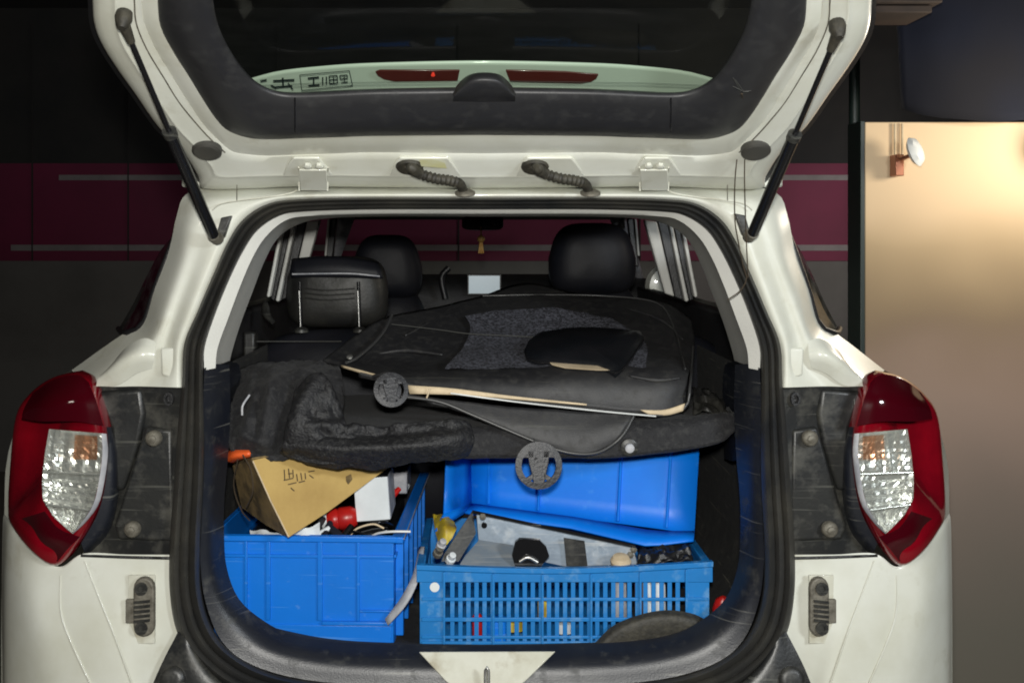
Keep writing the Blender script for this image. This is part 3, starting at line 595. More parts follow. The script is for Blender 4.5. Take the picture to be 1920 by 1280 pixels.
# sticker strokes on the glass, read from behind
def stroke(par, x0, y0, x1, y1, wd=3.0):
    a, b = Vector((x0, y0)), Vector((x1, y1)); d = (b-a).normalized(); nrm = Vector((-d.y, d.x))*wd/2
    return [a+nrm, b+nrm, b-nrm, a-nrm]
V = []; Fc = []
def addst(*a):
    q = stroke(None, *a); n = len(V); V.extend([G(p.x, p.y, .0335) for p in q]); V.extend([G(p.x, p.y, .0345) for p in q])
    Fc.extend([(n, n+1, n+2, n+3), (n+7, n+6, n+5, n+4), (n, n+1, n+5, n+4), (n+1, n+2, n+6, n+5), (n+2, n+3, n+7, n+6), (n+3, n, n+4, n+7)])
for a in [(562, 141, 655, 133, 1.4), (655, 133, 661, 161, 1.4), (661, 161, 566, 170, 1.4), (566, 170, 562, 141, 1.4),
          (577, 147, 598, 145), (588, 146, 588, 160), (578, 161, 599, 159),
          (605, 145, 605, 159, 2.4), (612, 144, 612, 158, 2.4),
          (617, 143, 632, 142, 2), (617, 143, 618, 157, 2), (632, 142, 633, 156, 2), (618, 150, 633, 149, 2), (618, 157, 633, 156, 2), (625, 143, 626, 157, 1.6),
          (637, 142, 651, 141, 2), (637, 142, 638, 148, 2), (651, 141, 651, 147, 2), (638, 149, 652, 147, 2), (640, 155, 652, 154, 2), (645, 141, 646, 155, 1.6),
          (512, 152, 552, 150, 3.4), (530, 146, 531, 164, 3.4), (516, 164, 548, 161, 3), (508, 160, 518, 166, 3), (540, 156, 549, 168, 2.4), (488, 152, 500, 150, 3)]: addst(*a)
put('window_lettering', V, Fc, 'sticker_ink', gate)
# rubber caps, hinges, corrugated boots, struts
for sx in (388, 1417):
    cc = G(sx, 282, -.001)
    lathe('access_cap', cc, GN, [(.026, -.006), (.026, .004), (.022, .007), (.01, .006)], 'rubber', gate)
tube('wax_mark', [G(800, 300, .009), G(815, 306, .009), G(832, 303, .009)], .0, 'stain', gate) if 0 else None
surf('sealant_smear', [GL([(786, 300), (812, 299), (834, 306)], -.006), GL([(790, 312), (815, 314), (838, 316)], -.006)], 'stain', gate, nu=8, k=2)
for sx in (588, 1227):
    h = prism('hinge', [G(sx-27, 316, -.006), G(sx+25, 316, -.006), P(sx+26, 354, -.012), P(sx-25, 354, -.012)], GN*.004, 'paint', car, bevel=.0015)
    for dx in (-28, 27): tube('hinge_edge', [G(sx+dx, 314, -.008), P(sx+dx, 334, -.022), P(sx+dx*.96, 358, -.016)], .0014, 'paint_dirty', h, n=6)
    tube('hinge_pin', [P(sx-28, 333, -.024), P(sx+27, 333, -.024)], .002, 'paint_dirty', h, n=8)
    tube('hinge_foot', [P(sx-24, 355, -.016), P(sx+24, 355, -.016)], .0014, 'paint_dirty', h, n=6)
    for dx in (-11, 11): lathe('bolt', G(sx+dx, 309, -.004), GN, [(.007, 0), (.007, .006), (.004, .007)], 'paint', h, n=6)
for sx in (768, 1003):
    path = curve([G(sx+2, 313, -.004), G(sx+6, 317, -.022), P(sx+20, 326, -.07), P(sx+48, 335, -.068), P(sx+76, 339, -.055), P(sx+94, 345, -.035), P(sx+101, 361, -.008)], 110)
    rad = [(.0094+.0013*math.sin(i*1.25)) if 14 < i < 84 else .0092 for i in range(110)]
    bt = tube('cable_boot', path, rad, 'dusty_rubber', gate, n=12)
    lathe('boot_grommet', G(sx, 312, -.002), GN, [(.021, -.004), (.022, .001), (.020, .005), (.012, .006), (.011, .010)], 'dusty_rubber', bt, sx=1.15)
    lathe('boot_foot', P(sx+104, 362, -.012), (0, -.3, 1), [(.019, -.002), (.019, .002), (.012, .006)], 'dirty_steel', bt, sx=1.0)
for (tx, ty, mx_, my, bx_, by) in ((230, 42, 306, 240, 400, 440), (1572, 60, 1496, 250, 1412, 436)):
    T = G(tx, ty, -.018); B = P(bx_, by, -.045)
    M_ = T.lerp(B, .47)
    s_ = tube('gas_strut', [M_, B], .0105, 'gloss_black', car, n=16)
    tube('piston_rod', [T, M_], .0046, 'gloss_black', s_, n=10)
    tube('collar', [M_+(T-M_)*.03, M_-(T-M_)*.02], .012, 'quarter_plastic', s_, n=16)
    tube('rod_socket', [T, T.lerp(M_, .16)], [.010, .0065], 'dusty_rubber', s_, n=10)
    lathe('ball_joint', T, GN, [(.006, -.022), (.012, -.018), (.013, -.008), (.010, .004), (.006, .012)], 'dusty_rubber', s_, n=14)
    sg = 1 if tx < 900 else -1
    tube('strut_end', [B, B+Vector((sg*.004, .02, -.008))], .012, 'dirty_steel', s_, n=10)
    prism('strut_bracket', [P(bx_+sg*2, by+12, -.02), P(bx_+sg*14, by-32, -.02), P(bx_+sg*34, by-36, -.02), P(bx_+sg*20, by+4, -.02), P(bx_+sg*10, by+14, -.02)], (0, .024, 0), 'quarter_plastic', s_, bevel=.002)
# panel joints near the roof corners
for sd in (0, 1):
    tube('gutter_joint', PL([(398, 394, -.012), (410, 384, -.013), (440, 377, -.013), (514, 368, -.014), (545, 362, -.008), (556, 357, -.0)]), .0012, 'paint_dirty', car, side=sd, k=4, n=6)
    tube('gutter_joint', PL([(444, 347, -.03), (444, 376, -.014)]), .0009, 'dirty_steel', car, side=sd, n=5)
# threads hanging from the right of the gate
th = thing('loose_thread', P(1392, 170, -.2), 'thin dark thread dangling from the tailgate trim at right', 'thread')
tube('strand', [G(1390, 176, -.03), P(1392, 215, -.15), P(1384, 280, -.1), P(1378, 340, -.08), P(1378, 410, -.06), P(1384, 450, -.04), P(1394, 500, -.03), P(1400, 522, -.03), P(1388, 545, -.03), P(1364, 562, -.03)], .0011, 'ink', th, n=5, k=5)
tube('strand', [G(1392, 176, -.03), P(1398, 230, -.15), P(1396, 330, -.08), P(1399, 440, -.05), P(1403, 520, -.03)], .0011, 'ink', th, n=5, k=5)
for k in range(5): tube('frayed_end', [G(1392+random.uniform(-4, 4), 172, -.032), G(1392+random.uniform(-22, 24), 158+random.uniform(-20, 20), -.034)], .0006, 'seam_thread', th, n=4)

# ================================================================ parcel shelf with what lies on it
shelf = surf('parcel_shelf', [PL([(460, 742, .68), (700, 740, .68), (1100, 740, .68), (1350, 742, .68)]), PL([(436, 790, .2), (700, 790, .2), (1100, 786, .2), (1372, 770, .2)]), PL([(434, 806, .125), (600, 806, .125), (900, 802, .12), (1200, 796, .12), (1340, 778, .125), (1384, 778, .14)]), PL([(436, 830, .11), (600, 840, .11), (900, 838, .105), (1160, 838, .105), (1330, 818, .11), (1386, 792, .13)]), PL([(440, 852, .12), (600, 862, .12), (900, 859, .12), (1160, 857, .12), (1335, 836, .125), (1380, 806, .14)]), PL([(460, 845, .3), (700, 850, .3), (1100, 850, .3), (1340, 830, .3)])], 'cloth', car, nu=60, k=5, smooth=180, amp=.003, freq=12)
lathe('shelf_peg', P(1180, 838, .10), (0, -1, 0), [(.017, -.01), (.017, .004), (.012, .006)], 'quarter_plastic', shelf, n=20)
lathe('peg_tip', P(1180, 839, .095), (0, -1, 0), [(.0095, 0), (.009, .008), (.005, .010)], 'grey_card', shelf, n=16)

cv = thing('seat_cover', P(980, 700, .4), 'black vinyl seat cover with grey woven centre lying folded on the shelf', 'seat cover')
back = [(606, 674, .30), (668, 628, .42), (730, 594, .52), (830, 572, .62), (900, 556, .70), (965, 534, .76), (1010, 533, .76), (1090, 551, .72), (1190, 557, .70), (1255, 570, .66), (1296, 598, .60)]
mid1 = [(640, 682, .27), (700, 662, .34), (770, 640, .40), (850, 622, .44), (930, 606, .50), (985, 594, .53), (1030, 592, .53), (1100, 600, .52), (1190, 604, .50), (1262, 612, .50), (1302, 640, .46)]
mid2 = [(670, 690, .22), (740, 684, .26), (800, 676, .30), (870, 668, .30), (940, 660, .32), (1000, 655, .33), (1050, 654, .33), (1110, 655, .33), (1190, 656, .33), (1262, 660, .32), (1298, 680, .3)]
frt = [(690, 700, .15), (760, 704, .15), (830, 706, .15), (890, 705, .15), (960, 702, .15), (1020, 699, .15), (1070, 698, .15), (1130, 698, .15), (1200, 700, .15), (1258, 700, .15), (1290, 706, .16)]
low = [(672, 700, .14), (740, 714, .12), (810, 728, .115), (880, 738, .11), (950, 747, .11), (1020, 755, .11), (1080, 761, .11), (1130, 767, .11), (1195, 773, .11), (1245, 774, .11), (1284, 760, .13)]
surf('cover_shell', [PL(back), PL(mid1), PL(mid2), PL(frt), PL(low)], 'cover_vinyl', cv, nu=90, k=10, idx=True, amp=.005, freq=7, solid=.008, smooth=180, offset=-1)
def off(lst, dz): return [v+Vector((0, -dz*.6, dz)) for v in lst]
surf('woven_panel', [off(PL([(872, 598, .505), (920, 590, .54), (990, 586, .555), (1060, 588, .55), (1148, 604, .51)]), .009), off(PL([(882, 622, .45), (940, 618, .47), (1000, 617, .475), (1090, 622, .47), (1190, 632, .42)]), .010), off(PL([(868, 660, .335), (940, 655, .34), (1010, 652, .345), (1100, 652, .345), (1212, 655, .34)]), .010), off(PL([(834, 699, .18), (930, 698, .18), (1010, 695, .18), (1100, 694, .18), (1210, 696, .18)]), .010)], 'weave', cv, nu=60, k=10, amp=.008, freq=9, smooth=180)
tube('seam', off(PL([(735, 618, .44), (820, 628, .42), (880, 636, .405), (960, 640, .39), (1040, 645, .375)]), .013), .0010, 'seam_thread', cv, n=5, k=6)
tube('piping', off(PL([(676, 700, .13), (740, 716, .11), (810, 731, .105), (950, 750, .10), (1080, 764, .10), (1195, 776, .10), (1245, 777, .10), (1286, 762, .12), (1294, 720, .14), (1300, 650, .40)]), .0), .0028, 'piping', cv, n=8, k=6)
tube('piping', off(PL([(735, 600, .5), (722, 628, .42), (700, 655, .34), (668, 682, .25), (650, 690, .22)]), .012), .0035, 'piping', cv, n=8, k=6)
tube('piping', off(PL([(905, 562, .68), (1000, 560, .68), (1130, 562, .68), (1230, 575, .62), (1262, 620, .5), (1284, 700, .18)]), .010), .0018, 'piping', cv, n=6, k=6)
surf('foam_lining', [PL([(765, 722, .104), (850, 728, .102), (960, 742, .098), (1100, 757, .098)]), PL([(768, 738, .102), (850, 740, .10), (960, 748, .097), (1100, 760, .097)])], 'cream', cv, nu=24, k=2, solid=.004)
tube('bright_edge', PL([(845, 737, .094), (960, 752, .092), (1100, 768, .092), (1230, 780, .094)]), .0016, 'white_plastic', cv, n=6, k=5)
surf('foam_lining', [PL([(1200, 768, .100), (1245, 768, .100), (1284, 756, .105)]), PL([(1215, 776, .099), (1250, 778, .099), (1280, 770, .104)])], 'cream', cv, nu=12, k=2, solid=.004)
surf('foam_lining', [PL([(640, 684, .2), (700, 700, .13), (745, 712, .11)]), PL([(640, 688, .2), (700, 706, .13), (745, 720, .11)])], 'cream', cv, nu=12, k=2, solid=.003)
tube('toggle', PL([(806, 728, .09), (800, 746, .088)]), .0018, 'cream', cv)
for pts, rd in [([(700, 668, .345), (760, 660, .345), (830, 668, .31)], [.002, .005, .002]), ([(1110, 672, .27), (1180, 684, .235), (1262, 680, .24)], [.002, .006, .002]), ([(1180, 708, .14), (1230, 716, .13), (1276, 712, .135)], [.002, .005, .002]), ([(760, 632, .42), (800, 612, .50), (850, 592, .56)], [.002, .005, .002]), ([(1170, 580, .62), (1240, 604, .53), (1280, 640, .43)], [.002, .006, .002])]:
    tube('crease', off(PL(pts), .004), rd, 'cover_vinyl', cv, n=10, k=8, smooth=180)
lathe('snap', P(657, 680, .24)+Vector((0, -.01, .012)), (0, -.7, .7), [(.006, 0), (.0065, .003), (.003, .005)], 'steel', cv, n=12)
def anchor_disc(name, c, ax, r, parent):
    """flat round anchor with a cross bar and three round windows"""
    c = Vector(c); ax = Vector(ax).normalized()
    o = lathe(name, c, ax, [(r, -.003), (r, .003), (r*.74, .0042), (r*.74, -.0042)], 'disc_plastic', parent, n=36)
    # remove caps: ring only
    bm = bmesh.new(); bm.from_mesh(o.data); bmesh.ops.delete(bm, geom=[f for f in bm.faces if len(f.verts) > 4], context='FACES')
    bm.to_mesh(o.data); bm.free()
    u = ax.cross(Vector((0, 0, 1))).normalized(); v = u.cross(ax).normalized()
    def pr(nm, pts): prism(nm, [c+u*a*r+v*b*r+ax*.003 for a, b in pts], -ax*.006, 'disc_plastic', o, bevel=.001)
    pr('hub_plate', [(-.5, .8), (-.42, .1), (-.34, -.2), (-.2, -.85), (.2, -.85), (.34, -.2), (.42, .1), (.5, .8)])
    pr('cross_bar', [(-.9, .32), (-.2, .32), (-.2, .62), (-.78, .62)]); pr('cross_bar', [(.2, .32), (.9, .32), (.78, .62), (.2, .62)])
    pr('cross_bar', [(-.72, -.62), (-.2, -.3), (-.2, -.55), (-.58, -.78)]); pr('cross_bar', [(.2, -.3), (.72, -.62), (.58, -.78), (.2, -.55)])
    return o
d1 = anchor_disc('anchor_disc', P(733, 731, .075), (.25, -1, .35), .033*S(.075)*1000, cv)
lathe('disc_face', P(731, 733, .078), (.25, -1, .35), [(.024, -.001), (.022, .003), (.008, .005)], 'disc_plastic', d1, n=20)
tube('strap', PL([(700, 706, .12), (733, 700, .09), (733, 735, .078)]), .004, 'cover_vinyl', cv, k=3)

tg = thing('cushion_cover', P(1050, 800, .1), 'dark vinyl tongue-shaped seat cover flap hanging over the shelf edge', 'seat cover')
surf('flap', [PL([(745, 738, .105), (860, 752, .105), (980, 764, .105), (1100, 772, .105), (1190, 776, .105)]), PL([(800, 752, .10), (880, 772, .096), (980, 796, .09), (1090, 806, .088), (1180, 792, .092)]), PL([(850, 764, .098), (920, 790, .092), (1000, 820, .084), (1090, 832, .08), (1168, 812, .086)]), PL([(880, 774, .096), (950, 804, .09), (1030, 836, .082), (1098, 850, .078), (1148, 832, .084)])], 'cover_vinyl', tg, nu=40, k=6, amp=.002, freq=14, solid=.005, smooth=180)
tube('piping', PL([(745, 742, .098), (820, 752, .094), (880, 775, .09), (950, 805, .084), (1030, 838, .077), (1080, 850, .073), (1120, 848, .074), (1150, 832, .08), (1170, 812, .083), (1188, 780, .096)]), .0032, 'piping', tg, n=8, k=8)
anchor_disc('anchor_disc', P(1010, 872, .055), (.05, -1, .15), .044*S(.055)*1000, tg)
tube('strap', PL([(1000, 820, .088), (1002, 845, .066), (1005, 862, .056)]), [.005, .005, .005], 'cover_vinyl', tg, k=3)

pad = thing('headrest_pad', P(1090, 660, .3), 'glossy black pad with cream foam underside on top of the seat cover', 'pad')
po = [(984, 654), (992, 638), (1008, 624), (1060, 616), (1110, 614), (1170, 618), (1202, 622), (1206, 632), (1186, 664), (1166, 690), (1154, 696), (1120, 684), (1060, 680), (1010, 676), (988, 668)]
def padY(y): return .135+(695-y)/80*.24
top_ = [P(x, y, padY(y)) for x, y in po]; bot_ = [p+Vector((0, .004, -.016)) for p in top_]
n = len(top_); cc = sum(top_, Vector())/n; V = top_+bot_+[cc.lerp(p, .9)+Vector((0, -.002, .006)) for p in top_]+[cc+Vector((0, -.004, .012))]
Fc = [(i, (i+1) % n, n+(i+1) % n, n+i) for i in range(n)]+[(i, (i+1) % n, 2*n+(i+1) % n, 2*n+i) for i in range(n)]+[(2*n+i, 2*n+(i+1) % n, 3*n) for i in range(n)]+[tuple(range(n, 2*n))]
put('pad_top', V, Fc, 'pad_leather', pad, 50)
tube('pad_piping', [p+Vector((0, -.001, -.004)) for p in top_+top_[:1]], .0024, 'gloss_black', pad, n=8)
prism('foam', [P(x, y, padY(y)+.004) for x, y in [(1026, 676), (1070, 675), (1120, 678), (1146, 686), (1152, 694), (1120, 694), (1060, 690), (1036, 684)]], (0, .02, -.004), 'cream', pad, bevel=.002)

jk = thing('jacket', P(560, 780, .1), 'crumpled black jacket heaped over the left of the shelf', 'jacket')
def fold(pts, r_, h_): return ([P(*q) for q in pts], r_, h_)
body_f = [fold([(470, 700, .33), (478, 740, .165), (470, 790, .115), (462, 838, .095)], .013, .020), fold([(520, 690, .28), (512, 740, .13), (500, 800, .095), (492, 850, .09)], .018, .026),
          fold([(545, 690, .2), (548, 740, .12), (535, 800, .09), (515, 850, .085)], .009, -.022), fold([(440, 800, .11), (470, 826, .09), (505, 838, .085)], .010, .012), fold([(560, 700, .21), (520, 716, .16), (466, 744, .16)], .010, .014), fold([(490, 700, .25), (492, 760, .13), (482, 830, .09)], .006, -.012)]
slv_f = [fold([(596, 705, .13), (570, 750, .09), (552, 800, .07), (540, 850, .07)], .018, .022), fold([(612, 712, .12), (636, 760, .09), (660, 812, .06)], .010, .016), fold([(580, 760, .08), (600, 800, .06), (640, 840, .05)], .008, -.012), fold([(556, 790, .08), (600, 800, .06), (660, 800, .06)], .008, .010)]
hem_f = [fold([(560, 838, .06), (650, 848, .045), (760, 842, .045), (850, 834, .05)], .013, .016), fold([(552, 800, .09), (620, 812, .06), (700, 816, .055), (790, 806, .06), (870, 800, .07)], .008, -.014), fold([(600, 790, .09), (690, 800, .08), (780, 796, .075)], .010, .010), fold([(700, 860, .05), (760, 856, .05), (840, 846, .06)], .006, -.008), fold([(560, 866, .08), (600, 856, .05), (660, 858, .05)], .007, .009)]
surf('jacket_body', [PL([(446, 690, .42), (500, 682, .42), (560, 676, .42), (628, 684, .36)]), PL([(440, 730, .28), (500, 712, .22), (560, 700, .2), (640, 706, .22)]), PL([(432, 775, .16), (480, 762, .13), (540, 752, .11), (640, 770, .14)]), PL([(426, 820, .11), (470, 822, .10), (520, 815, .09), (600, 810, .10)]), PL([(436, 848, .11), (470, 862, .10), (520, 862, .095), (560, 852, .10)])], 'cloth', jk, nu=110, k=24, amp=.016, freq=14, folds=body_f, solid=.006, smooth=180)
surf('jacket_sleeve', [PL([(556, 730, .13), (590, 704, .12), (612, 716, .12), (640, 770, .11)]), PL([(546, 780, .085), (580, 760, .075), (610, 770, .075), (650, 800, .08)]), PL([(534, 830, .07), (575, 815, .05), (620, 815, .05), (670, 830, .06)]), PL([(526, 846, .085), (560, 862, .065), (620, 872, .06), (690, 872, .07)])], 'cloth_sheen', jk, nu=80, k=20, amp=.010, freq=18, folds=slv_f, solid=.006, smooth=180, seed=5)
surf('jacket_hem', [PL([(548, 790, .10), (620, 800, .09), (700, 800, .08), (780, 792, .075), (850, 784, .075), (880, 792, .09)]), PL([(540, 815, .065), (620, 822, .045), (700, 826, .04), (780, 820, .04), (850, 812, .045), (888, 820, .07)]), PL([(530, 840, .06), (620, 852, .045), (700, 852, .04), (780, 848, .04), (850, 842, .05), (882, 838, .075)]), PL([(545, 858, .085), (620, 874, .075), (700, 876, .075), (780, 868, .075), (850, 860, .08), (876, 850, .09)])], 'cloth_sheen', jk, nu=120, k=18, amp=.008, freq=18, folds=hem_f, solid=.006, smooth=180, seed=9)
tube('drawcord', PL([(468, 740, .10), (455, 760, .09), (454, 778, .09)]), .0022, 'grey_card', jk, k=3)
tube('fold_shadow', PL([(590, 706, .115), (565, 755, .085), (545, 800, .068), (528, 846, .07)]), .002, 'gloss_black', jk, k=4)  # thin black line put in for the shade of the deep fold
bg = tag(surf('crumpled_bag', [PL([(1298, 726, .3), (1330, 735, .3), (1350, 745, .3)]), PL([(1300, 748, .22), (1335, 752, .2), (1362, 768, .22)]), PL([(1300, 772, .16), (1335, 772, .14), (1370, 780, .15)])], 'leather_worn', nu=24, k=8, amp=.02, freq=30, solid=.003), 'crumpled black plastic bag at the right end of the shelf', 'bag')

# ================================================================ crates
def wallbox(name, x0, x1, y0, y1, z0, z1, t, m, parent, M=None, bevel=.0015):
    return boxes(name, [(x0, x1, y0, y0+t, z0, z1), (x0, x1, y1-t, y1, z0, z1), (x0, x0+t, y0+t, y1-t, z0, z1), (x1-t, x1, y0+t, y1-t, z0, z1), (x0+t, x1-t, y0+t, y1-t, z0, z0+t)], m, parent, bevel, M)
# left solid crate
Y0 = .12; x1 = P(738, 0, Y0).x; x0 = x1-.36; zt = P(0, 1004, Y0).z; zb = P(0, 1210, Y0).z; Y1 = Y0+.74
cA = thing('storage_crate', (x1, Y0, zb), 'solid blue plastic crate filled with tools at the left of the boot', 'crate')
wallbox('crate_walls', x0, x1, Y0, Y1, zb, zt, .003, 'blue_crate', cA)
boxes('rim', [(x0-.007, x1+.007, Y0-.009, Y0+.0005, zt-.012, zt), (x1-.0005, x1+.020, Y0-.008, Y1, zt-.013, zt-.0005), (x0-.009, x0, Y0, Y1, zt-.013, zt-.0005), (x0, x1, Y1, Y1+.009, zt-.012, zt)], 'blue_crate', cA, .002)
boxes('rim_band', [(x0, x1, Y0-.0055, Y0-.0005, zt-.044, zt-.038), (x1+.0005, x1+.0055, Y0, Y1, zt-.044, zt-.038)], 'blue_crate', cA, .001)
zl = P(0, 1163, Y0).z
for px, wd in ((460, .006), (502, .009), (600, .010), (672, .006)):
    X = P(px, 0, Y0).x; boxes('rib', [(X-wd/2, X+wd/2, Y0-.006, Y0-.0005, zl, zt-.012)], 'blue_crate', cA, .0012)
for k in range(6):
    yy = Y0+.03+k*.1; boxes('rib', [(x1+.0005, x1+.016, yy, yy+.02, zb+.01, zt-.013)], 'blue_crate', cA, .0012)
boxes('base_ledge', [(P(604, 0, Y0).x, x1, Y0-.010, Y0-.0008, zl-.008, zl)], 'blue_crate', cA, .002)
boxes('base_ledge', [(P(672, 0, Y0).x+.003, x1, Y0-.007, Y0-.001, zl+.018, zl+.022)], 'blue_crate', cA, .001)
boxes('base_step', [(x0+.004, x1-.004, Y0-.004, Y0-.0007, zb, zl-.009)], 'blue_crate', cA, .002)
for a, b in (((790, 1010, .3), (742, 1180, .12)), ((790, 1050, .3), (775, 1190, .1))):
    pass
tube('worn_edge', [Vector((x1+.0205, Y0, zt-.006)), Vector((x1+.0205, Y1, zt-.006))], .0012, 'grey_card', cA, n=5)
stp = tag(surf('webbing_strap', [PL([(786, 1025, .20), (775, 1075, .14), (752, 1120, .11), (722, 1160, .105)]), PL([(796, 1025, .19), (786, 1082, .13), (764, 1130, .10), (728, 1172, .10)])], 'grey_card', nu=14, k=2, solid=.003), 'grey strap lying down between the two blue crates', 'strap')

cA.rotation_euler.z = R(-2.0)
# contents of the left crate
cb = thing('cardboard_box', P(580, 930, .2), 'tan cardboard box tipped on its corner in the left crate', 'box')
fa = [P(478, 868, .09), P(520, 855, .12), P(725, 870, .32), P(712, 884, .30), P(610, 962, .16), P(542, 1006, .085), P(516, 985, .08)]
A = P(472, 862, .075); B_ = P(726, 862, .22); C_ = P(728, 876, .20); D_ = P(614, 960, .11); E_ = P(541, 1007, .06); 
bk = Vector((.02, .20, .06))
nF = (B_-A).cross(E_-A).normalized(); nF = nF if nF.y < 0 else -nF
def onface(px, py, up=.0):
    d = P(px, py, 0)-CAMP; o_ = A+nF*up; return CAMP+d*((o_-CAMP).dot(nF)/d.dot(nF))
prism('front_panel', [onface(*q) for q in ((474, 862), (600, 836), (728, 862), (726, 878), (614, 960), (541, 1007))], -nF*.005, 'cardboard', cb, bevel=.0008)
prism('side_panel', [A+Vector((-.001, 0, 0)), E_+Vector((-.001, 0, 0)), P(500, 985, .14), P(452, 950, .19), P(436, 872, .2)], (.003, .004, .003), 'cardboard_dark', cb, bevel=.0008)
prism('top_flap', [A+Vector((0, 0, .001)), P(438, 868, .2), P(560, 820, .3), P(620, 838, .15)], (0, .002, .003), 'cardboard_dark', cb)
prism('back_panel', [P(500, 985, .142), P(452, 950, .192), P(560, 860, .40), P(700, 900, .36)], (0, .004, .003), 'cardboard_dark', cb)
# printed marks on the box front
V = []; Fc = []
for a in [(533, 880, 534, 900), (541, 878, 543, 896), (549, 880, 550, 895), (532, 900, 550, 896), (540, 888, 548, 887), (556, 888, 558, 902), (564, 886, 566, 900), (572, 886, 573, 898), (540, 908, 556, 904), (560, 904, 572, 901), (545, 914, 552, 920), (578, 884, 590, 882), (580, 890, 588, 896)]:
    q = stroke(None, *a, 2.0); n = len(V); V.extend([onface(p.x, p.y, .0012) for p in q]); Fc.append((n, n+1, n+2, n+3))
prism('torn_hole', [onface(*q, .0016) for q in ((648, 893), (658, 888), (661, 898), (653, 908), (649, 902))], nF*.0004, 'cardboard_dark', cb)
tube('worn_edge', [onface(474, 864, .001), onface(508, 940, .001), onface(541, 1006, .001)], .0016, 'cream', cb, n=6)
put('printed_mark', V, Fc, 'ink', cb)
tube('wire_tie', PL([(455, 852, .05), (470, 880, .055), (474, 920, .06), (462, 950, .1)]), .0014, 'ink', cb, k=3, n=5)
tube('wire_tie', PL([(446, 860, .1), (438, 910, .15), (452, 955, .15), (468, 975, .12)]), .0014, 'ink', cb, k=3, n=5)
og = tag(surf('orange_cloth', [PL([(424, 850, .14), (440, 840, .12), (466, 842, .10)]), PL([(424, 862, .12), (440, 854, .09), (470, 850, .08)]), PL([(436, 866, .14), (450, 860, .11), (468, 856, .1)])], 'orange_plastic', nu=10, k=3, solid=.005, smooth=180), 'bright orange scrap poking out beside the cardboard box', 'cloth')
wb = thing('white_box', P(695, 940, .2), 'small white box with grey side standing in the left crate', 'box')
M = Matrix.Translation(P(668, 978, .20)) @ Matrix.Rotation(R(-4), 4, 'Y')
boxes('carton', [(0, .070, 0, .13, 0, .088)], 'white_card', wb, .0015, M)
boxes('printed_side', [(.0702, .0712, .002, .128, .002, .086)], 'grey_card', wb, .0003, M)
boxes('lid_flap', [(-.001, .071, .0, .131, .0883, .0905)], 'gloss_black', wb, .0005, M)
rc = thing('red_torch', P(640, 972, .18), 'red ribbed plastic handle below the white box', 'torch')
lathe('grip', P(612, 975, .19), (1, .1, .1), [(.012, 0), (.02, .008), (.022, .02), (.020, .024), (.023, .028), (.023, .05), (.020, .056), (.016, .062)], 'red_plastic', rc, n=18)
lathe('collar', P(604, 978, .19), (1, .1, .1), [(.014, 0), (.016, .01)], 'white_card', rc, n=16)
for i, (pts, r_, m_, lb, nm) in enumerate([
    ([(690, 1010, .15), (706, 1000, .13), (735, 996, .11), (770, 996, .11)], .0024, 'white_plastic', 'thin white cable end crossing the rim of the left crate', 'cable'),
    ([(668, 992, .16), (690, 984, .15), (720, 978, .16), (735, 985, .2)], .0035, 'gloss_black', 'glossy black cable under the white box', 'cable'),
    ([(655, 1005, .15), (670, 990, .14), (700, 982, .14), (720, 990, .14)], .002, 'cream', 'thin tan cord coiled in the left crate', 'cable')]):
    tag(tube(nm, PL(pts), r_, m_, k=5, n=8), lb, 'cable')
tag(surf('light_blue_bag', [PL([(468, 992, .16), (510, 996, .14), (560, 994, .13), (600, 980, .14)]), PL([(470, 1006, .14), (520, 1008, .128), (560, 1008, .128), (600, 1004, .13)])], 'white_card', nu=20, k=6, amp=.01, freq=40), 'pale crinkled plastic bag under the cardboard box corner', 'bag')
for i, (a, b, m_) in enumerate([((588, 998), (606, 972), 'sill_plastic'), ((606, 1004), (622, 976), 'navy')]):
    tag(tube('screwdriver', [P(a[0], a[1], .14), P(b[0], b[1], .18)], [.006, .007], m_, n=8), ['dark handled screwdriver lying in the left crate', 'navy handled screwdriver right of the dark one'][i], 'screwdriver')
tag(boxes('tool_pouch', [(x0+.02, x1-.02, Y0+.03, Y1-.03, zb+.01, zt-.05)], 'black_plastic', bevel=.02), 'black tool pouch filling the bottom of the left crate', 'pouch')
tag(boxes('box_of_fittings', [(P(712, 0, .45).x, P(765, 0, .45).x, .42, .55, P(0, 920, .45).z, P(0, 880, .45).z)], 'grey_card', bevel=.003), 'patterned small carton far back in the left crate', 'box')

random.seed(11)
for i, (px, py, Y, m_, r_, ln, rz, nm, lb) in enumerate([
    (598, 1002, .145, 'white_card', .006, .05, .6, 'marker_pen', 'white marker pen leaning at the crate front beside the box corner'),
    (632, 1001, .15, 'navy', .008, .06, -.5, 'pliers_handle_tool', 'navy plastic grip lying right of the white marker pen'),
    (646, 1003, .15, 'gloss_black', .007, .05, .3, 'spanner', 'black spanner end beside the red torch'),
    (700, 1000, .18, 'gloss_black', .010, .06, 1.2, 'adapter', 'black plug adapter under the white box'),
    (735, 930, .40, 'red_plastic', .007, .05, .4, 'lighter', 'small red lighter behind the white box'),
    (748, 905, .46, 'white_card', .008, .05, -.8, 'tube', 'small white tube at the back of the left crate')]):
    dv = Vector((math.sin(rz), .3, math.cos(rz)*.4)).normalized()*ln
    tag(tube(nm, [P(px, py, Y)-dv*.5, P(px, py, Y), P(px, py, Y)+dv*.5], [r_, r_*1.15, r_*.8], m_, n=10), lb, nm.split('_')[0])
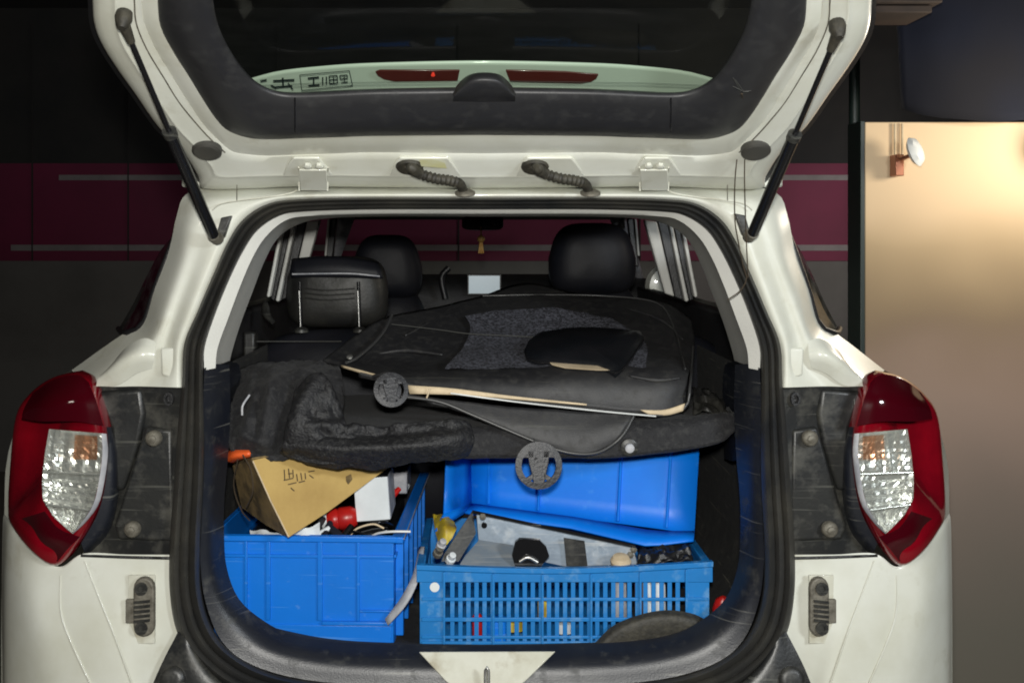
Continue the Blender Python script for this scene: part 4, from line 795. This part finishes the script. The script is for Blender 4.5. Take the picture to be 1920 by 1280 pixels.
for i, pts in enumerate([[(650, 1006), (662, 996), (680, 1000), (690, 1008)], [(600, 1008), (616, 998), (640, 1004)], [(705, 1000), (722, 990), (736, 1000)]]):
    tag(tube('black_cable', [P(x, y, .14+.01*i) for x, y in pts], .0026, 'gloss_black', k=5, n=6), ['looped black cable below the white box', 'black cable bend near the white marker pen', 'short black cable arc right of the tan cord'][i], 'cable', 'black cables tangled in the left crate')
# mesh crate on the right
Ym = .11; mx0 = P(787, 0, Ym).x; mx1 = P(1330, 0, Ym).x; mt = P(0, 1056, Ym).z; mb = P(0, 1208, Ym).z; Ye = Ym+.36
cM = thing('mesh_crate', ((mx0+mx1)/2, Ym+.18, mb), 'blue slotted plastic crate with a white sticker at the right of the boot', 'crate')
def zz(py): return P(0, py, Ym).z
def bow(x): t = (x-mx0)/(mx1-mx0); return (t*.006)-.010*math.sin(math.pi*t)
boxes('corner_panel', [(mx0, P(833, 0, Ym).x, Ym, Ym+.004, mb, zz(1088))], 'blue_mesh', cM, .001)
boxes('corner_panel', [(P(1286, 0, Ym).x, mx1, Ym, Ym+.004, mb, zz(1084))], 'blue_mesh', cM, .001)
nsl = 30; xs0 = P(833, 0, Ym).x; xs1 = P(1286, 0, Ym).x; stp_ = (xs1-xs0)/nsl
slat = boxes('slat', [(xs0+stp_-.0044, xs0+stp_+.0044, Ym+.0003, Ym+.004, mb+.002, zz(1088)+.001)], 'blue_mesh', cM, .0008)
for k in range(1, nsl-1): dup(slat, cM, (stp_*k, 0, 0))
for py, h in ((1122, .0032), (1160, .0040), (1193, .0030), (1204, .0035)):
    boxes('cross_rail', [(mx0+.004, mx1-.002, Ym-.0035, Ym+.0002, zz(py)-h, zz(py)+h)], 'blue_mesh', cM, .0012)
rv = []; nn = 24; V = []; Fc = []
for i in range(nn+1):
    X = mx0-.006+(mx1-mx0+.012)*i/nn; b = bow(X)
    for (y, z) in ((Ym-.010, mt+b), (Ym-.010, mt+b-.010), (Ym-.004, mt+b-.012), (Ym-.004, zz(1088)-.002), (Ym+.004, zz(1088)-.002), (Ym+.004, mt+b)): V.append(Vector((X, y, z)))
for i in range(nn):
    for j in range(6): Fc.append((i*6+j, i*6+(j+1) % 6, (i+1)*6+(j+1) % 6, (i+1)*6+j))
Fc += [tuple(range(6)), tuple(nn*6+j for j in range(6))]
put('rim', V, Fc, 'blue_mesh', cM, 30, bevel=.001)
for px in (833, 925, 1017, 1108, 1200, 1286):
    X = P(px, 0, Ym).x; boxes('rib', [(X-.0022, X+.0022, Ym-.0085, Ym-.0036, mb+.002, mt+bow(X)-.0125)], 'blue_mesh', cM, .0008)
for xx in (mx0, mx1-.004):
    boxes('side_wall', [(xx, xx+.004, Ym+.0045, Ye, mb+.09, mt-.001)], 'blue_mesh', cM, .001)
    for k in range(10): boxes('side_slat', [(xx, xx+.004, Ym+.01+k*.036, Ym+.02+k*.036, mb, mb+.0895)], 'blue_mesh', cM, 0)
    boxes('side_rim', [(xx-.006, xx+.010, Ym-.003, Ye, mt-.0125, mt+.0005)], 'blue_mesh', cM, .002)
boxes('back_wall', [(mx0+.0045, mx1-.0045, Ye, Ye+.004, mb, mt)], 'blue_mesh', cM, .001)
boxes('crate_base', [(mx0+.004, mx1-.004, Ym+.0045, Ye-.001, mb, mb+.004)], 'blue_mesh', cM, .001)
lathe('sticker', P(815, 1100, Ym-.0005), (0, -1, 0), [(.0095, -.001), (.0095, .0008)], 'white_plastic', cM, n=24)

# tipped blue crate standing inside the mesh crate
cT = thing('tipped_crate', P(1080, 940, .35), 'bright blue plastic crate tipped up on its side behind the metal bracket', 'crate')
a0, a1, b0, b1 = P(882, 826, .42), P(1312, 826, .30), P(882, 944, .36), P(1302, 1000, .22)
surf('crate_bottom', [[a0, a0.lerp(a1, .5), a1], [b0, b0.lerp(b1, .5), b1]], 'tipped_blue', cT, nu=8, k=4, solid=.004)
surf('rim', [[P(884, 944, .355), P(1080, 970, .29), P(1228, 996, .235), P(1303, 996, .215)], [P(872, 962, .325), P(1070, 990, .26), P(1216, 1024, .19), P(1300, 1014, .185)]], 'tipped_blue', cT, nu=16, k=2, lin=True, rl=True, solid=.004)
surf('crate_side', [[P(882, 826, .42), P(883, 944, .358)], [P(838, 826, .34), P(832, 962, .26)]], 'tipped_blue', cT, nu=4, k=3, solid=.004)
surf('rim', [[P(883, 944, .356), P(870, 962, .325)], [P(832, 962, .258), P(816, 996, .22)]], 'tipped_blue', cT, nu=3, k=2, solid=.004)
for f in (.085, .315, .67, .88):
    t = a0.lerp(a1, f)+Vector((0, -.0055, 0)); u = b0.lerp(b1, f)+Vector((0, -.0055, .006)); tube('rib', [t, u], .0035, 'tipped_blue', cT, n=6)
# metal bracket
mb_ = thing('metal_bracket', P(1020, 1010, .2), 'bent galvanised metal chassis with a dark cut-out resting in the slotted crate', 'metal part')
prism('plate', [P(893, 962, .20), P(898, 1034-6, .19), P(1060, 1062, .18), P(1196, 1058, .17), P(1186, 1024, .175)], (0, .004, .002), 'galvanised', mb_, bevel=.001)
prism('shelf_plate', [P(898, 1014, .185), P(962, 1024, .18), P(1000, 1064, .125), P(862, 1060, .13), P(872, 1044, .15)], (0, .003, .003), 'galvanised', mb_, bevel=.001)
prism('frame_bar', [P(886, 957, .195), P(1190, 1022, .17), P(1192, 1028, .17), P(886, 963, .195)], (0, -.006, .003), 'gloss_black', mb_)
prism('frame_bar', [P(886, 957, .195), P(832, 1040, .16), P(828, 1052, .15), P(860, 1052, .15), P(892, 1000, .19)], (0, .006, 0), 'quarter_plastic', mb_)
prism('dark_opening', PL([(966, 1016), (974, 1010), (1012, 1012), (1024, 1024), (1030, 1042), (1014, 1062), (966, 1062), (960, 1040)], .118), (0, .012, 0), 'gloss_black', mb_)
prism('rubber_strip', PL([(1057, 1008), (1096, 1014), (1102, 1062), (1062, 1060)], .1655), (0, .004, 0), 'quarter_plastic', mb_)
lathe('hole', P(908, 984, .189), (0, -1, 0), [(.006, -.003), (.006, .002), (.003, .002)], 'gloss_black', mb_, n=14)
for (x, y) in ((905, 968), (1188, 1030), (1182, 1040)): lathe('bolt', P(x, y, .17), (0, -1, .2), [(.007, -.003), (.007, .003), (.004, .005)], 'dirty_steel', mb_, n=6)
tube('lock_tongue', PL([(974, 1052, .114), (990, 1044, .114), (1008, 1054, .114)]), .004, 'steel', mb_, k=3)
tag(surf('yellow_packet', [PL([(812, 965, .3), (830, 960, .28), (850, 975, .26)]), PL([(815, 990, .24), (835, 985, .2), (856, 990, .2)]), PL([(822, 1020, .2), (830, 1022, .18), (838, 1020, .18)])], 'yellow_bag', nu=14, k=6, amp=.008, freq=40, smooth=180), 'yellow and green plastic packet left of the metal bracket', 'packet')
tag(lathe('cork_knob', P(1164, 1050, .13), (0, -.3, 1), [(.006, -.015), (.019, -.012), (.021, 0), (.016, .008), (.006, .011)], 'cream', n=18), 'cream knob peeping over the rim of the slotted crate', 'knob')
tag(surf('black_net', [PL([(1195, 1030, .2), (1240, 1024, .2), (1290, 1020, .2)]), PL([(1195, 1048, .15), (1240, 1040, .15), (1296, 1036, .15)]), PL([(1190, 1062, .13), (1240, 1056, .13), (1300, 1050, .13)])], 'black_plastic', nu=30, k=8, amp=.012, freq=60, solid=.002), 'black netting bunched at the right of the slotted crate', 'net')
for k, (px, py, m_, lb) in enumerate([(822, 1034, 'dirty_steel', 'small brass fitting in the left corner of the slotted crate'), (828, 1020, 'grey_card', 'pale socket above the brass fitting'), (846, 1046, 'white_card', 'white wrapper scrap beside the brass fitting')]):
    tag(lathe('pipe_fitting', P(px, py, .15), (.3, -.6, .7), [(.006, -.012), (.010, -.01), (.010, 0), (.007, .001), (.007, .012), (.004, .013)], m_, n=10), lb, 'fitting')
# things seen through the slots
for px0_, px1_, py0_, py1_, m_, nm, lb in [(1205, 1222, 1078, 1165, 'white_card', 'white_bottle', 'slim white bottle behind the right slots'), (1226, 1248, 1085, 1170, 'white_card', 'white_tube', 'white tube right of the slim bottle behind the slots'),
     (1150, 1175, 1082, 1160, 'grey_card', 'grey_tin', 'grey tin behind the slots left of the white bottle'), (1008, 1030, 1120, 1160, 'yellow_bag', 'yellow_tape_roll', 'yellow tape roll behind the middle slots'),
     (885, 905, 1150, 1196, 'red_plastic', 'red_pliers', 'red handled pliers behind the lower left slots'), (905, 960, 1155, 1198, 'blue_crate', 'blue_case', 'blue case behind the lower left slots'), (1190, 1204, 1086, 1150, 'copper', 'copper_pipe', 'copper coloured pipe behind the right slots'),
     (940, 985, 1160, 1180, 'yellow_bag', 'yellow_wire_coil', 'yellow wire coil behind the lower slots'), (1040, 1075, 1165, 1185, 'white_card', 'white_carton', 'flat white carton behind the lower middle slots')]:
    tag(lathe(nm, P((px0_+px1_)/2, (py0_+py1_)/2, .14), (0, .1, 1), [((px1_-px0_)/2*.0010, -(py1_-py0_)/2*.00106), ((px1_-px0_)/2*.00107, -(py1_-py0_)/2*.00095), ((px1_-px0_)/2*.00107, (py1_-py0_)/2*.0008), ((px1_-px0_)/2*.0006, (py1_-py0_)/2*.00106)], m_, n=14), lb, nm.split('_')[-1])
# black hoop lying in front of the mesh crate, red item at the right
tag(surf('rubber_hoop', [PL([(1112, 1208, .092), (1150, 1172, .092), (1205, 1150, .092), (1255, 1143, .092), (1300, 1150, .092), (1324, 1162, .092)]), PL([(1118, 1214, .080), (1160, 1182, .079), (1210, 1162, .078), (1255, 1156, .078), (1298, 1162, .078), (1322, 1172, .080)]), PL([(1130, 1224, .079), (1176, 1204, .077), (1220, 1188, .076), (1258, 1182, .076), (1294, 1186, .076), (1322, 1192, .078)]), PL([(1150, 1262, .082), (1190, 1254, .082), (1225, 1244, .082), (1262, 1236, .082), (1294, 1234, .082), (1320, 1236, .082)])], 'dusty_rubber', nu=30, k=5, smooth=180), 'brownish black rubber hoop leaning against the slotted crate', 'hoop')
tag(lathe('red_wedge', P(1352, 1136, .15), (.2, -.3, 1), [(.012, -.02), (.016, -.01), (.014, .012), (.005, .022)], 'red_plastic', n=16), 'red plastic scrap wedged right of the slotted crate', 'scrap')
